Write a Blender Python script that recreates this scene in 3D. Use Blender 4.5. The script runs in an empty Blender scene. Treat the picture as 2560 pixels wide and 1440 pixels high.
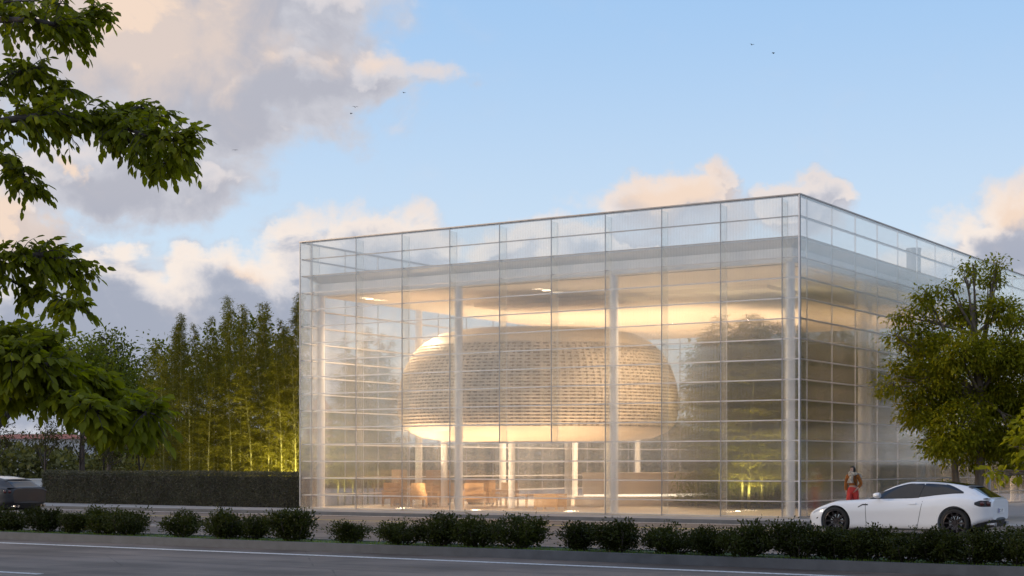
import bpy, bmesh, math, random
import numpy as np
from mathutils import Vector, Matrix

random.seed(7)
RNG = np.random.default_rng(11)
scene = bpy.context.scene
COL = scene.collection
R = math.radians

# ------------------------------------------------------------------ camera
FPX, CXP, HORY, EYE = 4000.0, 1280.0, 1159.0, 1.8      # focal length, centre, horizon (photo pixels), eye height (m)
cd = bpy.data.cameras.new('camera')
cam = bpy.data.objects.new('camera', cd)
COL.objects.link(cam)
cam.location = (0, 0, EYE)
cam.rotation_euler = (R(90), 0, 0)
cd.sensor_width = 36
cd.lens = FPX / 2560 * 36
cd.shift_y = (HORY - 720) / 2560
cd.clip_start = 0.1
cd.clip_end = 6000
scene.camera = cam

# ------------------------------------------------------------------ sun, sky, exposure
SUN_AZ, SUN_EL = -93.0, 14.0          # degrees, azimuth from the viewing direction (+Y), positive to the right
SUN_STRENGTH, SUN_ANGLE = 1.5, 10.0
SKY_STRENGTH = 0.13
az, el = R(SUN_AZ), R(SUN_EL)
to_sun = Vector((math.sin(az) * math.cos(el), math.cos(az) * math.cos(el), math.sin(el)))
sl = bpy.data.lights.new('sun', 'SUN')
sl.energy, sl.angle, sl.color = SUN_STRENGTH, R(SUN_ANGLE), (1.0, 0.80, 0.58)
sun = bpy.data.objects.new('sun', sl)
COL.objects.link(sun)
sun.rotation_euler = (-to_sun).to_track_quat('-Z', 'Y').to_euler()
sun.location = (-30, -20, 40)

scene.view_settings.view_transform = 'Standard'
scene.view_settings.look = 'None'
scene.view_settings.exposure = 0.0
scene.view_settings.gamma = 1.0
scene.view_settings.use_curve_mapping = False
scene.render.engine = 'CYCLES'
cy = scene.cycles
cy.use_denoising = True
try:
    cy.denoiser = 'OPENIMAGEDENOISE'
except Exception:
    pass
cy.max_bounces = 16
cy.diffuse_bounces = 3
cy.glossy_bounces = 3
cy.transmission_bounces = 14
cy.transparent_max_bounces = 28
cy.sample_clamp_indirect = 4.0
cy.use_light_tree = True


class NT:
    """small helper for node trees"""
    def __init__(self, tree):
        self.t = tree
        self.n = tree.nodes
        self.l = tree.links

    def new(self, typ, **kw):
        n = self.n.new(typ)
        for k, v in kw.items():
            setattr(n, k, v)
        return n

    def put(self, sock, v):
        if hasattr(v, 'is_output'):
            self.l.new(v, sock)
        elif isinstance(v, tuple) and len(v) == 3 and sock.type == 'RGBA':
            sock.default_value = (*v, 1)
        else:
            sock.default_value = v

    def math(self, op, a, b=None, c=None, clamp=False):
        n = self.new('ShaderNodeMath', operation=op, use_clamp=clamp)
        self.put(n.inputs[0], a)
        if b is not None:
            self.put(n.inputs[1], b)
        if c is not None:
            self.put(n.inputs[2], c)
        return n.outputs[0]

    def mix(self, f, a, b, blend='MIX'):
        n = self.new('ShaderNodeMix', data_type='RGBA', blend_type=blend)
        self.put(n.inputs[0], f)
        self.put(n.inputs[6], a)
        self.put(n.inputs[7], b)
        return n.outputs[2]

    def smooth(self, v, lo, hi):
        n = self.new('ShaderNodeMapRange', interpolation_type='SMOOTHSTEP')
        self.put(n.inputs[0], v)
        n.inputs[1].default_value, n.inputs[2].default_value = lo, hi
        return n.outputs[0]

    def noise(self, vec, scale, detail=4, rough=0.5, dist=0.0, dim='3D'):
        n = self.new('ShaderNodeTexNoise', noise_dimensions=dim)
        if vec is not None:
            self.put(n.inputs['Vector'], vec)
        n.inputs['Scale'].default_value = scale
        n.inputs['Detail'].default_value = detail
        n.inputs['Roughness'].default_value = rough
        n.inputs['Distortion'].default_value = dist
        return n.outputs[0]

    def math_vec(self, a, b):
        n = self.new('ShaderNodeVectorMath', operation='MULTIPLY_ADD')
        self.l.new(b, n.inputs[0]); n.inputs[1].default_value = (.03, .03, 0); self.l.new(a, n.inputs[2])
        return n.outputs[0]

    def comb(self, x, y, z):
        n = self.new('ShaderNodeCombineXYZ')
        self.put(n.inputs[0], x); self.put(n.inputs[1], y); self.put(n.inputs[2], z)
        return n.outputs[0]


def build_sky():
    w = bpy.data.worlds.new('World')
    scene.world = w
    w.use_nodes = True
    t = NT(w.node_tree)
    t.n.clear()
    sky = t.new('ShaderNodeTexSky', sky_type='NISHITA', sun_disc=False)
    sky.sun_elevation = R(SUN_EL)
    sky.sun_rotation = R(SUN_AZ)
    sky.air_density, sky.dust_density, sky.ozone_density = 1.0, 0.4, 2.5
    tc = t.new('ShaderNodeTexCoord')
    sep = t.new('ShaderNodeSeparateXYZ')
    t.l.new(tc.outputs['Generated'], sep.inputs[0])
    x, y, z = sep.outputs
    a = t.math('ARCTAN2', x, y)
    e = t.math('ARCSINE', z)

    def ang(px, py):
        # a direction seen in the photograph -> azimuth, elevation
        v = Vector(((px - CXP) / FPX, 1, (HORY - py) / FPX)).normalized()
        return math.atan2(v.x, v.y), math.asin(v.z)

    # cloud banks: photo direction, half sizes in photo pixels (4000 px = 1 rad), weight
    # cloud banks: photo direction, half sizes in photo pixels (4000 px = 1 rad), weight
    banks = [(330, 20, 760, 400, 1.2), (640, 220, 560, 240, 1.1), (300, 420, 500, 190, 1.1), (40, 570, 230, 220, 1.0), (930, 190, 300, 120, .85),
             (200, 820, 900, 230, 1.3), (890, 640, 340, 165, 1.15), (600, 770, 560, 190, 1.15), (120, 980, 1200, 200, 1.1),
             (1640, 520, 330, 120, 1.05), (1480, 620, 420, 105, 1.05), (1960, 520, 180, 85, .92), (1780, 455, 130, 70, .85),
             (2540, 650, 420, 170, 1.15), (2680, 520, 240, 220, 1.1), (2360, 660, 240, 110, .85),
             (-700, 300, 900, 700, 1.1), (3500, 600, 800, 400, 1.0), (200, -600, 1100, 380, 1.0)]
    warm = [(330, 60, 420, 240, 1.1), (690, 130, 200, 120, .6), (60, 570, 180, 120, 1.1), (612, 662, 95, 60, 1.0), (1660, 490, 260, 110, .9), (2590, 500, 150, 90, .9), (930, 130, 180, 60, .6), (170, 400, 40, 60, .9), (-700, 300, 800, 600, .8)]

    def blobs(vec, lst):
        acc = None
        for (px, py, rx, ry, wt) in lst:
            A, E = ang(px, py)
            m = t.new('ShaderNodeMapping', vector_type='TEXTURE')
            t.put(m.inputs[0], vec)
            m.inputs[1].default_value = (A, E, 0)
            m.inputs[3].default_value = (rx / FPX, ry / FPX, 1)
            g = t.new('ShaderNodeTexGradient', gradient_type='SPHERICAL')
            t.l.new(m.outputs[0], g.inputs[0])
            v = t.math('MULTIPLY', g.outputs[1], wt)
            acc = v if acc is None else t.math('SMOOTH_MAX', acc, v, 0.12)
        return acc

    v0 = t.comb(a, e, 0.0)
    wv = t.new('ShaderNodeTexNoise', noise_dimensions='2D')
    t.put(wv.inputs['Vector'], v0)
    wv.inputs['Scale'].default_value = 16
    wv.inputs['Detail'].default_value = 6
    wv.inputs['Roughness'].default_value = .58

    def density(vec, warped=None):
        if warped is None:      # ragged outlines: the banks are looked up through a warped direction
            sb = t.new('ShaderNodeVectorMath', operation='SUBTRACT')
            t.l.new(wv.outputs['Color'], sb.inputs[0]); sb.inputs[1].default_value = (.5, .5, .5)
            ma = t.new('ShaderNodeVectorMath', operation='MULTIPLY_ADD')
            t.l.new(sb.outputs[0], ma.inputs[0]); ma.inputs[1].default_value = (.085, .055, 0); t.l.new(vec, ma.inputs[2])
            warped = ma.outputs[0]
        acc = blobs(warped, banks)
        mp = t.new('ShaderNodeMapping')
        t.put(mp.inputs[0], vec)
        mp.inputs[3].default_value = (1, 1.5, 1)
        vq = mp.outputs[0]
        s = t.math('MULTIPLY_ADD', t.noise(vq, 13, 8, .60, .3, '2D'), .75, acc)
        # billows: rounded cauliflower lumps
        vo = t.new('ShaderNodeTexVoronoi', feature='F1', voronoi_dimensions='2D')
        t.put(vo.inputs['Vector'], t.math_vec(vq, wv.outputs['Color']))
        vo.inputs['Scale'].default_value = 30
        s = t.math('MULTIPLY_ADD', t.math('POWER', vo.outputs['Distance'], 1.6), -.30, s)
        return s, warped, acc

    d0, w0, acc0 = density(v0)
    def shifted(v):
        off = t.new('ShaderNodeVectorMath', operation='ADD')
        t.l.new(v, off.inputs[0])
        off.inputs[1].default_value = (-0.0085, 0.011, 0)
        return off.outputs[0]
    d1, _, _ = density(shifted(v0), shifted(w0))
    far = t.smooth(t.math('ABSOLUTE', a), 0.5, 0.9)
    high = t.smooth(e, 0.36, 0.6)
    away = t.math('MAXIMUM', far, high)      # the rest of the sky carries the same broken cloud
    gen = t.smooth(t.noise(tc.outputs['Generated'], 3.2, 5, .58, .3), .42, .58)
    named = t.math('MULTIPLY', t.smooth(d0, .42, .80), t.smooth(acc0, .03, .22))
    mask = t.math('ADD', t.math('MULTIPLY', named, t.math('SUBTRACT', 1.0, away)), t.math('MULTIPLY', gen, away), clamp=True)
    slope = t.math('SUBTRACT', d0, d1)
    lit = t.smooth(slope, -0.02, 0.17)
    thick = t.smooth(d0, .62, 1.5)
    soft = t.noise(v0, 26, 5, .6, .4, '2D')
    wm = t.smooth(t.math('ADD', blobs(w0, warm), t.math('MULTIPLY_ADD', soft, .7, -.35)), .12, .75)
    rim = t.math('MULTIPLY', lit, t.math('SUBTRACT', 1.0, t.smooth(d0, .75, 1.15)))
    shade_c = t.mix(t.smooth(t.math('MULTIPLY_ADD', soft, .8, t.math('MULTIPLY_ADD', lit, -.45, thick)), .12, .85), (.76, .76, .82), t.mix(t.smooth(e, .17, .11), (.55, .56, .64), (.45, .49, .60)))
    cloud = t.mix(t.math('MULTIPLY', wm, t.math('MULTIPLY_ADD', lit, .4, .6)), shade_c, (1.05, .83, .68))
    lowbank = t.smooth(e, .20, .13)
    cloud = t.mix(t.math('MULTIPLY', rim, t.math('MULTIPLY_ADD', lowbank, .55, .40)), cloud, t.mix(lowbank, (1.0, .86, .80), (1.12, .99, .89)))
    # sky: Nishita, its blue deepened with height
    k = 1 / SKY_STRENGTH
    clear = t.mix(t.smooth(e, 0.07, 0.33), tuple(c * k for c in (.74, .87, 1.01)), tuple(c * k for c in (.40, .65, 1.0)))
    clear = t.mix(t.smooth(e, 0.30, 1.3), clear, tuple(c * k for c in (.16, .36, .80)))
    base = t.mix(.80, sky.outputs[0], clear)
    cs = t.new('ShaderNodeVectorMath', operation='SCALE')
    t.l.new(cloud, cs.inputs[0])
    cs.inputs['Scale'].default_value = 0.86 / SKY_STRENGTH
    fin = t.mix(mask, base, cs.outputs[0])
    bg = t.new('ShaderNodeBackground')
    bg.inputs['Strength'].default_value = SKY_STRENGTH
    t.l.new(fin, bg.inputs[0])
    out = t.new('ShaderNodeOutputWorld')
    t.l.new(bg.outputs[0], out.inputs[0])


build_sky()

# ------------------------------------------------------------------ street frame
# local x runs to the right along the street, local y away from the road into the plot; origin = the pavilion's near corner
EX = Vector((6226, -4000, 0)).normalized()
EY = Vector((2573, 4000, 0)).normalized()
EY = Vector((-EX.y, EX.x, 0))
TH = math.atan2(EX.y, EX.x)
CORNER = Vector(((2000 - CXP) / FPX * 49.3, 49.3, 0))


def S(x, y, z=0.0):
    return CORNER + EX * x + EY * y + Vector((0, 0, z))


def to_street(p):
    d = Vector(p) - CORNER
    return d.dot(EX), d.dot(EY)


def P(px, py, depth):
    """photo pixel at a depth -> world point"""
    return Vector(((px - CXP) / FPX * depth, depth, EYE + (HORY - py) / FPX * depth))


def on_street(px, ys, z=0.0):
    """world point on the line of constant street y that is seen at photo column px"""
    r = (px - CXP) / FPX
    # CORNER + EX*x + EY*ys ; X = r*Y
    bx, by = CORNER.x + EY.x * ys, CORNER.y + EY.y * ys
    x = (r * by - bx) / (EX.x - r * EX.y)
    return S(x, ys, z)


# ------------------------------------------------------------------ objects
def tag(o, label=None, cat=None, group=None, kind=None):
    if label: o['label'] = label
    if cat: o['category'] = cat
    if group: o['group'] = group
    if kind: o['kind'] = kind
    return o


def thing(name, label, cat, loc=(0, 0, 0), rotz=0.0, group=None):
    o = bpy.data.objects.new(name, None)
    COL.objects.link(o)
    o.empty_display_size = 0.2
    o.location = loc
    o.rotation_euler = (0, 0, rotz)
    return tag(o, label, cat, group)


def link(name, me, parent=None, mat=None, loc=None, rot=None):
    o = bpy.data.objects.new(name, me)
    COL.objects.link(o)
    if parent is not None:
        o.parent = parent
    if mat is not None and not me.materials:
        me.materials.append(mat)
    if loc is not None: o.location = loc
    if rot is not None: o.rotation_euler = rot
    return o


def copy_tree(o, parent=None):
    c = o.copy()
    COL.objects.link(c)
    if parent is not None:
        c.parent = parent
    for ch in o.children:
        copy_tree(ch, c)
    return c


class MB:
    """collects simple shapes into one mesh"""
    def __init__(self):
        self.v, self.f = [], []

    def add(self, vs, fs):
        n = len(self.v)
        self.v += [tuple(p) for p in vs]
        self.f += [tuple(i + n for i in f) for f in fs]
        return self

    def box(self, x0, x1, y0, y1, z0, z1):
        vs = [(x, y, z) for z in (z0, z1) for y in (y0, y1) for x in (x0, x1)]
        return self.add(vs, [(0, 2, 3, 1), (4, 5, 7, 6), (0, 1, 5, 4), (2, 6, 7, 3), (0, 4, 6, 2), (1, 3, 7, 5)])

    def tube(self, pts, radii, n=8, cap=True):
        pts = [Vector(p) for p in pts]
        if not hasattr(radii, '__len__'):
            radii = [radii] * len(pts)
        vs, fs = [], []
        prev = None
        for i, p in enumerate(pts):
            d = (pts[min(i + 1, len(pts) - 1)] - pts[max(i - 1, 0)])
            d = d.normalized() if d.length > 1e-9 else Vector((0, 0, 1))
            if prev is None:
                a = d.orthogonal().normalized()
            else:
                a = (prev - d * prev.dot(d))
                a = a.normalized() if a.length > 1e-6 else d.orthogonal().normalized()
            prev = a
            b = d.cross(a)
            for k in range(n):
                th = 2 * math.pi * k / n
                vs.append(p + (a * math.cos(th) + b * math.sin(th)) * radii[i])
        for i in range(len(pts) - 1):
            for k in range(n):
                fs.append((i * n + k, i * n + (k + 1) % n, (i + 1) * n + (k + 1) % n, (i + 1) * n + k))
        if cap:
            fs.append(tuple(range(n - 1, -1, -1)))
            fs.append(tuple((len(pts) - 1) * n + k for k in range(n)))
        return self.add(vs, fs)

    def lathe(self, prof, n=24, axis='z', c=(0, 0, 0)):
        """prof: list of (radius, height)"""
        vs, fs = [], []
        for (r, h) in prof:
            for k in range(n):
                th = 2 * math.pi * k / n
                p = (r * math.cos(th), r * math.sin(th), h)
                if axis == 'y':
                    p = (p[0], p[2], p[1])
                vs.append((p[0] + c[0], p[1] + c[1], p[2] + c[2]))
        for i in range(len(prof) - 1):
            for k in range(n):
                q = (i * n + k, i * n + (k + 1) % n, (i + 1) * n + (k + 1) % n, (i + 1) * n + k)
                fs.append(q if axis == 'z' else q[::-1])
        return self.add(vs, fs)

    def prism(self, poly, z0, z1):
        n = len(poly)
        vs = [(x, y, z0) for x, y in poly] + [(x, y, z1) for x, y in poly]
        fs = [tuple(range(n - 1, -1, -1)), tuple(range(n, 2 * n))]
        fs += [(i, (i + 1) % n, n + (i + 1) % n, n + i) for i in range(n)]
        return self.add(vs, fs)

    def mesh(self, name, smooth=False, angle=None):
        me = bpy.data.meshes.new(name)
        me.from_pydata(self.v, [], self.f)
        me.update()
        if smooth:
            me.shade_smooth()
            if angle:
                me.set_sharp_from_angle(angle=R(angle))
        return me

    def build(self, name, mat, parent=None, smooth=False, angle=None, loc=None, rot=None):
        return link(name, self.mesh(name, smooth, angle), parent, mat, loc, rot)


def np_mesh(name, V, F, smooth=False):
    """V (n,3), F (m,k) -> mesh"""
    me = bpy.data.meshes.new(name)
    V = np.ascontiguousarray(V, dtype=np.float32)
    F = np.ascontiguousarray(F, dtype=np.int32)
    me.vertices.add(len(V))
    me.vertices.foreach_set('co', V.ravel())
    m, k = F.shape
    me.loops.add(m * k)
    me.loops.foreach_set('vertex_index', F.ravel())
    me.polygons.add(m)
    me.polygons.foreach_set('loop_start', np.arange(0, m * k, k, dtype=np.int32))
    me.polygons.foreach_set('loop_total', np.full(m, k, dtype=np.int32))
    me.update(calc_edges=True)
    if smooth:
        me.shade_smooth()
    return me


def unit(a):
    return a / np.maximum(np.linalg.norm(a, axis=-1, keepdims=True), 1e-9)


def leaf_mesh(name, pos, d, nrm, length, width, fold=0.25, shape='ovate', droop=0.0):
    """one small folded leaf per row; shape 'ovate' = 2 quads, 'blade' = 2 triangles"""
    d = unit(d)
    s = unit(np.cross(d, nrm))
    n = unit(np.cross(s, d))
    L = length[:, None]
    W = width[:, None]
    down = np.array([0, 0, -1.0])
    tip = pos + d * L + down * droop * L
    if shape == 'ovate':
        l1 = pos + d * L * .28 + s * W * .43 + n * W * fold
        r1 = pos + d * L * .28 - s * W * .43 + n * W * fold
        l2 = pos + d * L * .66 + s * W * .40 + n * W * fold + down * droop * L * .4
        r2 = pos + d * L * .66 - s * W * .40 + n * W * fold + down * droop * L * .4
        V = np.stack([pos, l1, l2, tip, r2, r1], 1).reshape(-1, 3)
        b = (np.arange(len(pos)) * 6)[:, None]
        F = np.concatenate([b + np.array([[0, 3, 2, 1]]), b + np.array([[0, 5, 4, 3]])], 0)
    else:
        l1 = pos + d * L * .38 + s * W * .5 + n * W * fold
        r1 = pos + d * L * .38 - s * W * .5 + n * W * fold
        V = np.stack([pos, l1, tip, r1], 1).reshape(-1, 3)
        b = (np.arange(len(pos)) * 4)[:, None]
        F = np.concatenate([b + np.array([[0, 2, 1]]), b + np.array([[0, 3, 2]])], 0)
    return np_mesh(name, V, F)


def rnd_dir(n):
    return unit(RNG.normal(size=(n, 3)))


# ------------------------------------------------------------------ materials
def new_mat(name):
    m = bpy.data.materials.new(name)
    m.use_nodes = True
    t = NT(m.node_tree)
    t.n.clear()
    out = t.new('ShaderNodeOutputMaterial')
    return m, t, out


def pbr(name, col, rough=.6, metal=0.0, var=.12, scale=6.0, bump=0.0, bscale=60.0, spec=.5, coat=0.0, coords='Object', stretch=None, dark=None):
    """principled surface whose colour wanders a little"""
    m, t, out = new_mat(name)
    p = t.new('ShaderNodeBsdfPrincipled')
    tc = t.new('ShaderNodeTexCoord')
    vec = tc.outputs[coords]
    if stretch:
        mp = t.new('ShaderNodeMapping')
        t.l.new(vec, mp.inputs[0])
        mp.inputs[3].default_value = stretch
        vec = mp.outputs[0]
    n = t.noise(vec, scale, 6, .6)
    c2 = tuple(max(0, c * (1 - 2 * var)) for c in col) if dark is None else dark
    c1 = tuple(min(1, c * (1 + var)) for c in col)
    t.put(p.inputs['Base Color'], t.mix(t.smooth(n, .25, .75), c2, c1))
    t.put(p.inputs['Roughness'], t.math('MULTIPLY_ADD', n, .2, rough - .1))
    p.inputs['Metallic'].default_value = metal
    p.inputs['Specular IOR Level'].default_value = spec
    p.inputs['Coat Weight'].default_value = coat
    p.inputs['Coat Roughness'].default_value = .05
    if bump:
        b = t.new('ShaderNodeBump')
        b.inputs['Strength'].default_value = bump
        b.inputs['Distance'].default_value = .02
        t.put(b.inputs['Height'], t.noise(vec, bscale, 5, .6))
        t.l.new(b.outputs[0], p.inputs['Normal'])
    t.l.new(p.outputs[0], out.inputs[0])
    return m


def leafy(name, c1, c2, trans=.35, rough=.5, spec=.35, c3=None):
    m, t, out = new_mat(name)
    g = t.new('ShaderNodeNewGeometry')
    rnd = g.outputs['Random Per Island']
    oi = t.new('ShaderNodeObjectInfo')
    tc = t.new('ShaderNodeTexCoord')
    n = t.noise(tc.outputs['Object'], 1.3, 3, .5)
    f = t.math('ADD', t.math('MULTIPLY', rnd, .65), t.math('MULTIPLY_ADD', n, 1.1, -.38), clamp=True)
    col = t.mix(f, c1, c2)
    if c3:
        col = t.mix(t.smooth(rnd, .955, .97), col, c3)
    hs = t.new('ShaderNodeHueSaturation')
    t.put(hs.inputs['Color'], col)
    t.put(hs.inputs['Value'], t.math('MULTIPLY_ADD', oi.outputs['Random'], .5, .78))
    p = t.new('ShaderNodeBsdfPrincipled')
    t.l.new(hs.outputs[0], p.inputs['Base Color'])
    p.inputs['Roughness'].default_value = rough
    p.inputs['Specular IOR Level'].default_value = spec * .5
    tr = t.new('ShaderNodeBsdfTranslucent')
    t.put(tr.inputs[0], t.mix(1.0, hs.outputs[0], (1.5, 1.5, .5), 'MULTIPLY'))
    mx = t.new('ShaderNodeMixShader')
    mx.inputs[0].default_value = trans
    t.l.new(p.outputs[0], mx.inputs[1])
    t.l.new(tr.outputs[0], mx.inputs[2])
    t.l.new(mx.outputs[0], out.inputs[0])
    return m


def glass_mat(name, milk=.16, tint=(.97, .97, .96), milk_col=(.88, .80, .73), rough=.06, flute=True, base=.05, blur=.5, fl=.35):
    """thin fluted architectural glass: clear, mirror-like at a slant, a little milky"""
    m, t, out = new_mat(name)
    tr = t.new('ShaderNodeBsdfTransparent')
    t.put(tr.inputs[0], tint)
    gl = t.new('ShaderNodeBsdfGlossy')
    t.put(gl.inputs[0], (.95, .95, .95))
    gl.inputs['Roughness'].default_value = rough
    tc = t.new('ShaderNodeTexCoord')
    sep = t.new('ShaderNodeSeparateXYZ')
    t.l.new(tc.outputs['Object'], sep.inputs[0])
    if flute:
        w = t.math('SINE', t.math('MULTIPLY', sep.outputs[0], 2 * math.pi / .052))
        b = t.new('ShaderNodeBump')
        b.inputs['Strength'].default_value = fl
        b.inputs['Distance'].default_value = .0025
        t.put(b.inputs['Height'], t.math('MULTIPLY_ADD', t.noise(tc.outputs['Object'], 1.2, 2), .4, w))
        t.l.new(b.outputs[0], gl.inputs['Normal'])
    clear = tr.outputs[0]
    if flute:
        # the flutes bend what is seen through them sideways
        rf = t.new('ShaderNodeBsdfRefraction')
        t.put(rf.inputs[0], tint)
        rf.inputs['Roughness'].default_value = .04
        rf.inputs['IOR'].default_value = 1.16
        b2 = t.new('ShaderNodeBump')
        b2.inputs['Strength'].default_value = 1.0
        b2.inputs['Distance'].default_value = .0015
        t.put(b2.inputs['Height'], w)
        t.l.new(b2.outputs[0], rf.inputs['Normal'])
        mb = t.new('ShaderNodeMixShader')
        mb.inputs[0].default_value = blur
        t.l.new(tr.outputs[0], mb.inputs[1]); t.l.new(rf.outputs[0], mb.inputs[2])
        clear = mb.outputs[0]
    df = t.new('ShaderNodeBsdfDiffuse')
    t.put(df.inputs[0], milk_col)
    tl = t.new('ShaderNodeBsdfTranslucent')
    t.put(tl.inputs[0], milk_col)
    mk = t.new('ShaderNodeMixShader')
    mk.inputs[0].default_value = .5
    t.l.new(df.outputs[0], mk.inputs[1]); t.l.new(tl.outputs[0], mk.inputs[2])
    m1 = t.new('ShaderNodeMixShader')
    oi = t.new('ShaderNodeObjectInfo')
    n = t.noise(tc.outputs['Object'], .9, 3)
    mf = t.math('MULTIPLY', t.math('MULTIPLY_ADD', oi.outputs['Random'], .4, .8), milk)
    mf = t.math('MULTIPLY', mf, t.math('MULTIPLY_ADD', n, .8, .6))
    if flute:
        w2 = t.math('MULTIPLY_ADD', t.math('SINE', t.math('MULTIPLY', sep.outputs[0], 2 * math.pi / .104)), .12, 1.0)
        mf = t.math('MULTIPLY', mf, w2)
    t.put(m1.inputs[0], mf)
    t.l.new(clear, m1.inputs[1]); t.l.new(mk.outputs[0], m1.inputs[2])
    lw = t.new('ShaderNodeLayerWeight')
    lw.inputs[0].default_value = .5
    # Schlick-like
    c = lw.outputs['Facing']
    fr = t.math('MULTIPLY_ADD', t.math('POWER', c, 4.0), .75, base, clamp=True)
    m2 = t.new('ShaderNodeMixShader')
    t.put(m2.inputs[0], fr)
    t.l.new(m1.outputs[0], m2.inputs[1]); t.l.new(gl.outputs[0], m2.inputs[2])
    t.l.new(m2.outputs[0], out.inputs[0])
    return m


def emit(name, col, strength):
    m, t, out = new_mat(name)
    e = t.new('ShaderNodeEmission')
    t.put(e.inputs[0], col)
    e.inputs[1].default_value = strength
    t.l.new(e.outputs[0], out.inputs[0])
    return m


def asphalt(name, col, streak=(.02, 1.2, 1)):
    m, t, out = new_mat(name)
    tc = t.new('ShaderNodeTexCoord')
    mp = t.new('ShaderNodeMapping')
    t.l.new(tc.outputs['Object'], mp.inputs[0])
    mp.inputs[3].default_value = streak
    n1 = t.noise(mp.outputs[0], 1.0, 5, .6)
    n2 = t.noise(tc.outputs['Object'], .35, 4, .6)
    n3 = t.noise(tc.outputs['Object'], 90, 3, .7)
    f = t.math('MULTIPLY_ADD', n1, .5, t.math('MULTIPLY', n2, .5))
    c = t.mix(t.smooth(f, .38, .62), tuple(v * .5 for v in col), tuple(v * 1.5 for v in col))
    c = t.mix(t.smooth(n3, .35, .75), c, t.mix(1.0, c, (1.5, 1.5, 1.5), 'MULTIPLY'))
    # patched cracks
    vo = t.new('ShaderNodeTexVoronoi', feature='DISTANCE_TO_EDGE')
    t.put(vo.inputs['Vector'], tc.outputs['Object'])
    vo.inputs['Scale'].default_value = .22
    cr = t.smooth(t.math('MULTIPLY_ADD', t.noise(tc.outputs['Object'], 2.0, 4), .02, vo.outputs[0]), .008, .014)
    c = t.mix(cr, t.mix(1.0, c, (.55, .55, .55), 'MULTIPLY'), c)
    p = t.new('ShaderNodeBsdfPrincipled')
    t.put(p.inputs['Base Color'], c)
    t.put(p.inputs['Roughness'], t.math('MULTIPLY_ADD', f, .4, .45))
    p.inputs['Specular IOR Level'].default_value = .25
    b = t.new('ShaderNodeBump')
    b.inputs['Strength'].default_value = .35
    b.inputs['Distance'].default_value = .006
    t.put(b.inputs['Height'], n3)
    t.l.new(b.outputs[0], p.inputs['Normal'])
    t.l.new(p.outputs[0], out.inputs[0])
    return m


M = {}
M['ground'] = pbr('ground_soil', (.07, .075, .05), .95, var=.3, scale=.6)
M['road'] = asphalt('asphalt', (.130, .104, .088))
M['paving'] = pbr('paving_concrete', (.30, .295, .30), .7, var=.12, scale=.8, bump=.15, bscale=40)
M['kerb'] = pbr('kerb_concrete', (.115, .118, .128), .7, var=.12, scale=2.5, bump=.2, bscale=50)
M['line_white'] = pbr('road_paint_white', (.70, .70, .70), .6, var=.16, scale=14, dark=(.34, .33, .33))
M['line_yellow'] = pbr('road_paint_yellow', (.62, .50, .10), .6, var=.15, scale=9)
M['bed'] = pbr('turf_bed', (.07, .13, .025), .95, var=.3, scale=5)
M['glass'] = glass_mat('facade_glass', .062, base=.065, blur=.26)
M['glass_top'] = glass_mat('parapet_glass', .115, base=.09, blur=.10, fl=.15, milk_col=(.90, .86, .84))
M['glass_side'] = glass_mat('side_facade_glass', .09, base=.09, blur=.4, fl=.12, rough=.04, milk_col=(.86, .76, .68))
M['fin_glass'] = glass_mat('fin_glass', .08, tint=(.95, .96, .95), flute=False, base=.03)
M['rail'] = pbr('rail_aluminium', (.66, .64, .66), .45, metal=.6, var=.05)
M['mullion'] = pbr('mullion_steel', (.34, .34, .36), .4, metal=.5, var=.08)
M['top_rail'] = pbr('top_rail_bronze', (.44, .39, .36), .4, metal=.5, var=.08)
M['stack'] = pbr('stack_brown', (.10, .075, .06), .6, var=.1)
M['white_paint'] = pbr('white_painted_steel', (.86, .85, .86), .45, var=.04, scale=1.5)
M['roof'] = pbr('roof_white', (.82, .80, .79), .6, var=.05, scale=.7)
M['ceiling'] = pbr('ceiling_plaster', (.80, .74, .66), .6, var=.06, scale=.35, stretch=(1, 1, 1))
M['floor'] = pbr('floor_stone', (.55, .48, .40), .35, var=.10, scale=.8)
M['downlight'] = emit('downlight_glow', (1, .80, .55), 9)
M['led'] = emit('strip_light_glow', (1, .82, .6), 2.2)
M['pod_shell'] = pbr('pod_timber_shell', (.34, .21, .12), .6, var=.12, scale=1.2)
M['pod_lattice'] = pbr('pod_pale_lattice', (.80, .66, .50), .5, var=.16, scale=2.2)
M['pod_skin'] = pbr('pod_smooth_skin', (.80, .66, .50), .5, var=.04, scale=.8)
M['wood'] = pbr('oak_furniture', (.48, .30, .15), .5, var=.15, scale=3, stretch=(1, 1, 6))
M['counter'] = pbr('counter_beige', (.60, .50, .42), .5, var=.05, scale=1)
M['dark'] = pbr('dark_trim', (.018, .018, .02), .5, var=.05)
M['bark'] = pbr('bark_grey', (.22, .17, .13), .9, var=.3, scale=7, bump=.6, bscale=25, stretch=(1, 1, .3))
M['bark_dark'] = pbr('bark_dark', (.07, .055, .05), .9, var=.3, scale=7, bump=.6, bscale=25, stretch=(1, 1, .3))
M['culm'] = pbr('bamboo_culm', (.26, .25, .07), .45, var=.25, scale=3)
M['leaf_near'] = leafy('leaf_overhanging', (.09, .108, .006), (.215, .228, .012), .52)
M['leaf_bamboo'] = leafy('leaf_bamboo', (.085, .083, .008), (.19, .175, .016), .42)
M['leaf_right'] = leafy('leaf_street_tree', (.14, .16, .008), (.40, .37, .018), .5, c3=(.36, .28, .02))
M['leaf_back'] = leafy('leaf_background', (.07, .09, .008), (.15, .17, .015), .42)
M['leaf_olive'] = leafy('leaf_small_tree', (.035, .035, .012), (.085, .08, .022), .3)
M['leaf_shrub'] = leafy('leaf_shrub', (.018, .024, .006), (.056, .066, .013), .24, rough=.5, spec=.3)
M['leaf_hedge'] = leafy('leaf_hedge', (.040, .041, .032), (.125, .122, .092), .2)
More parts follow.
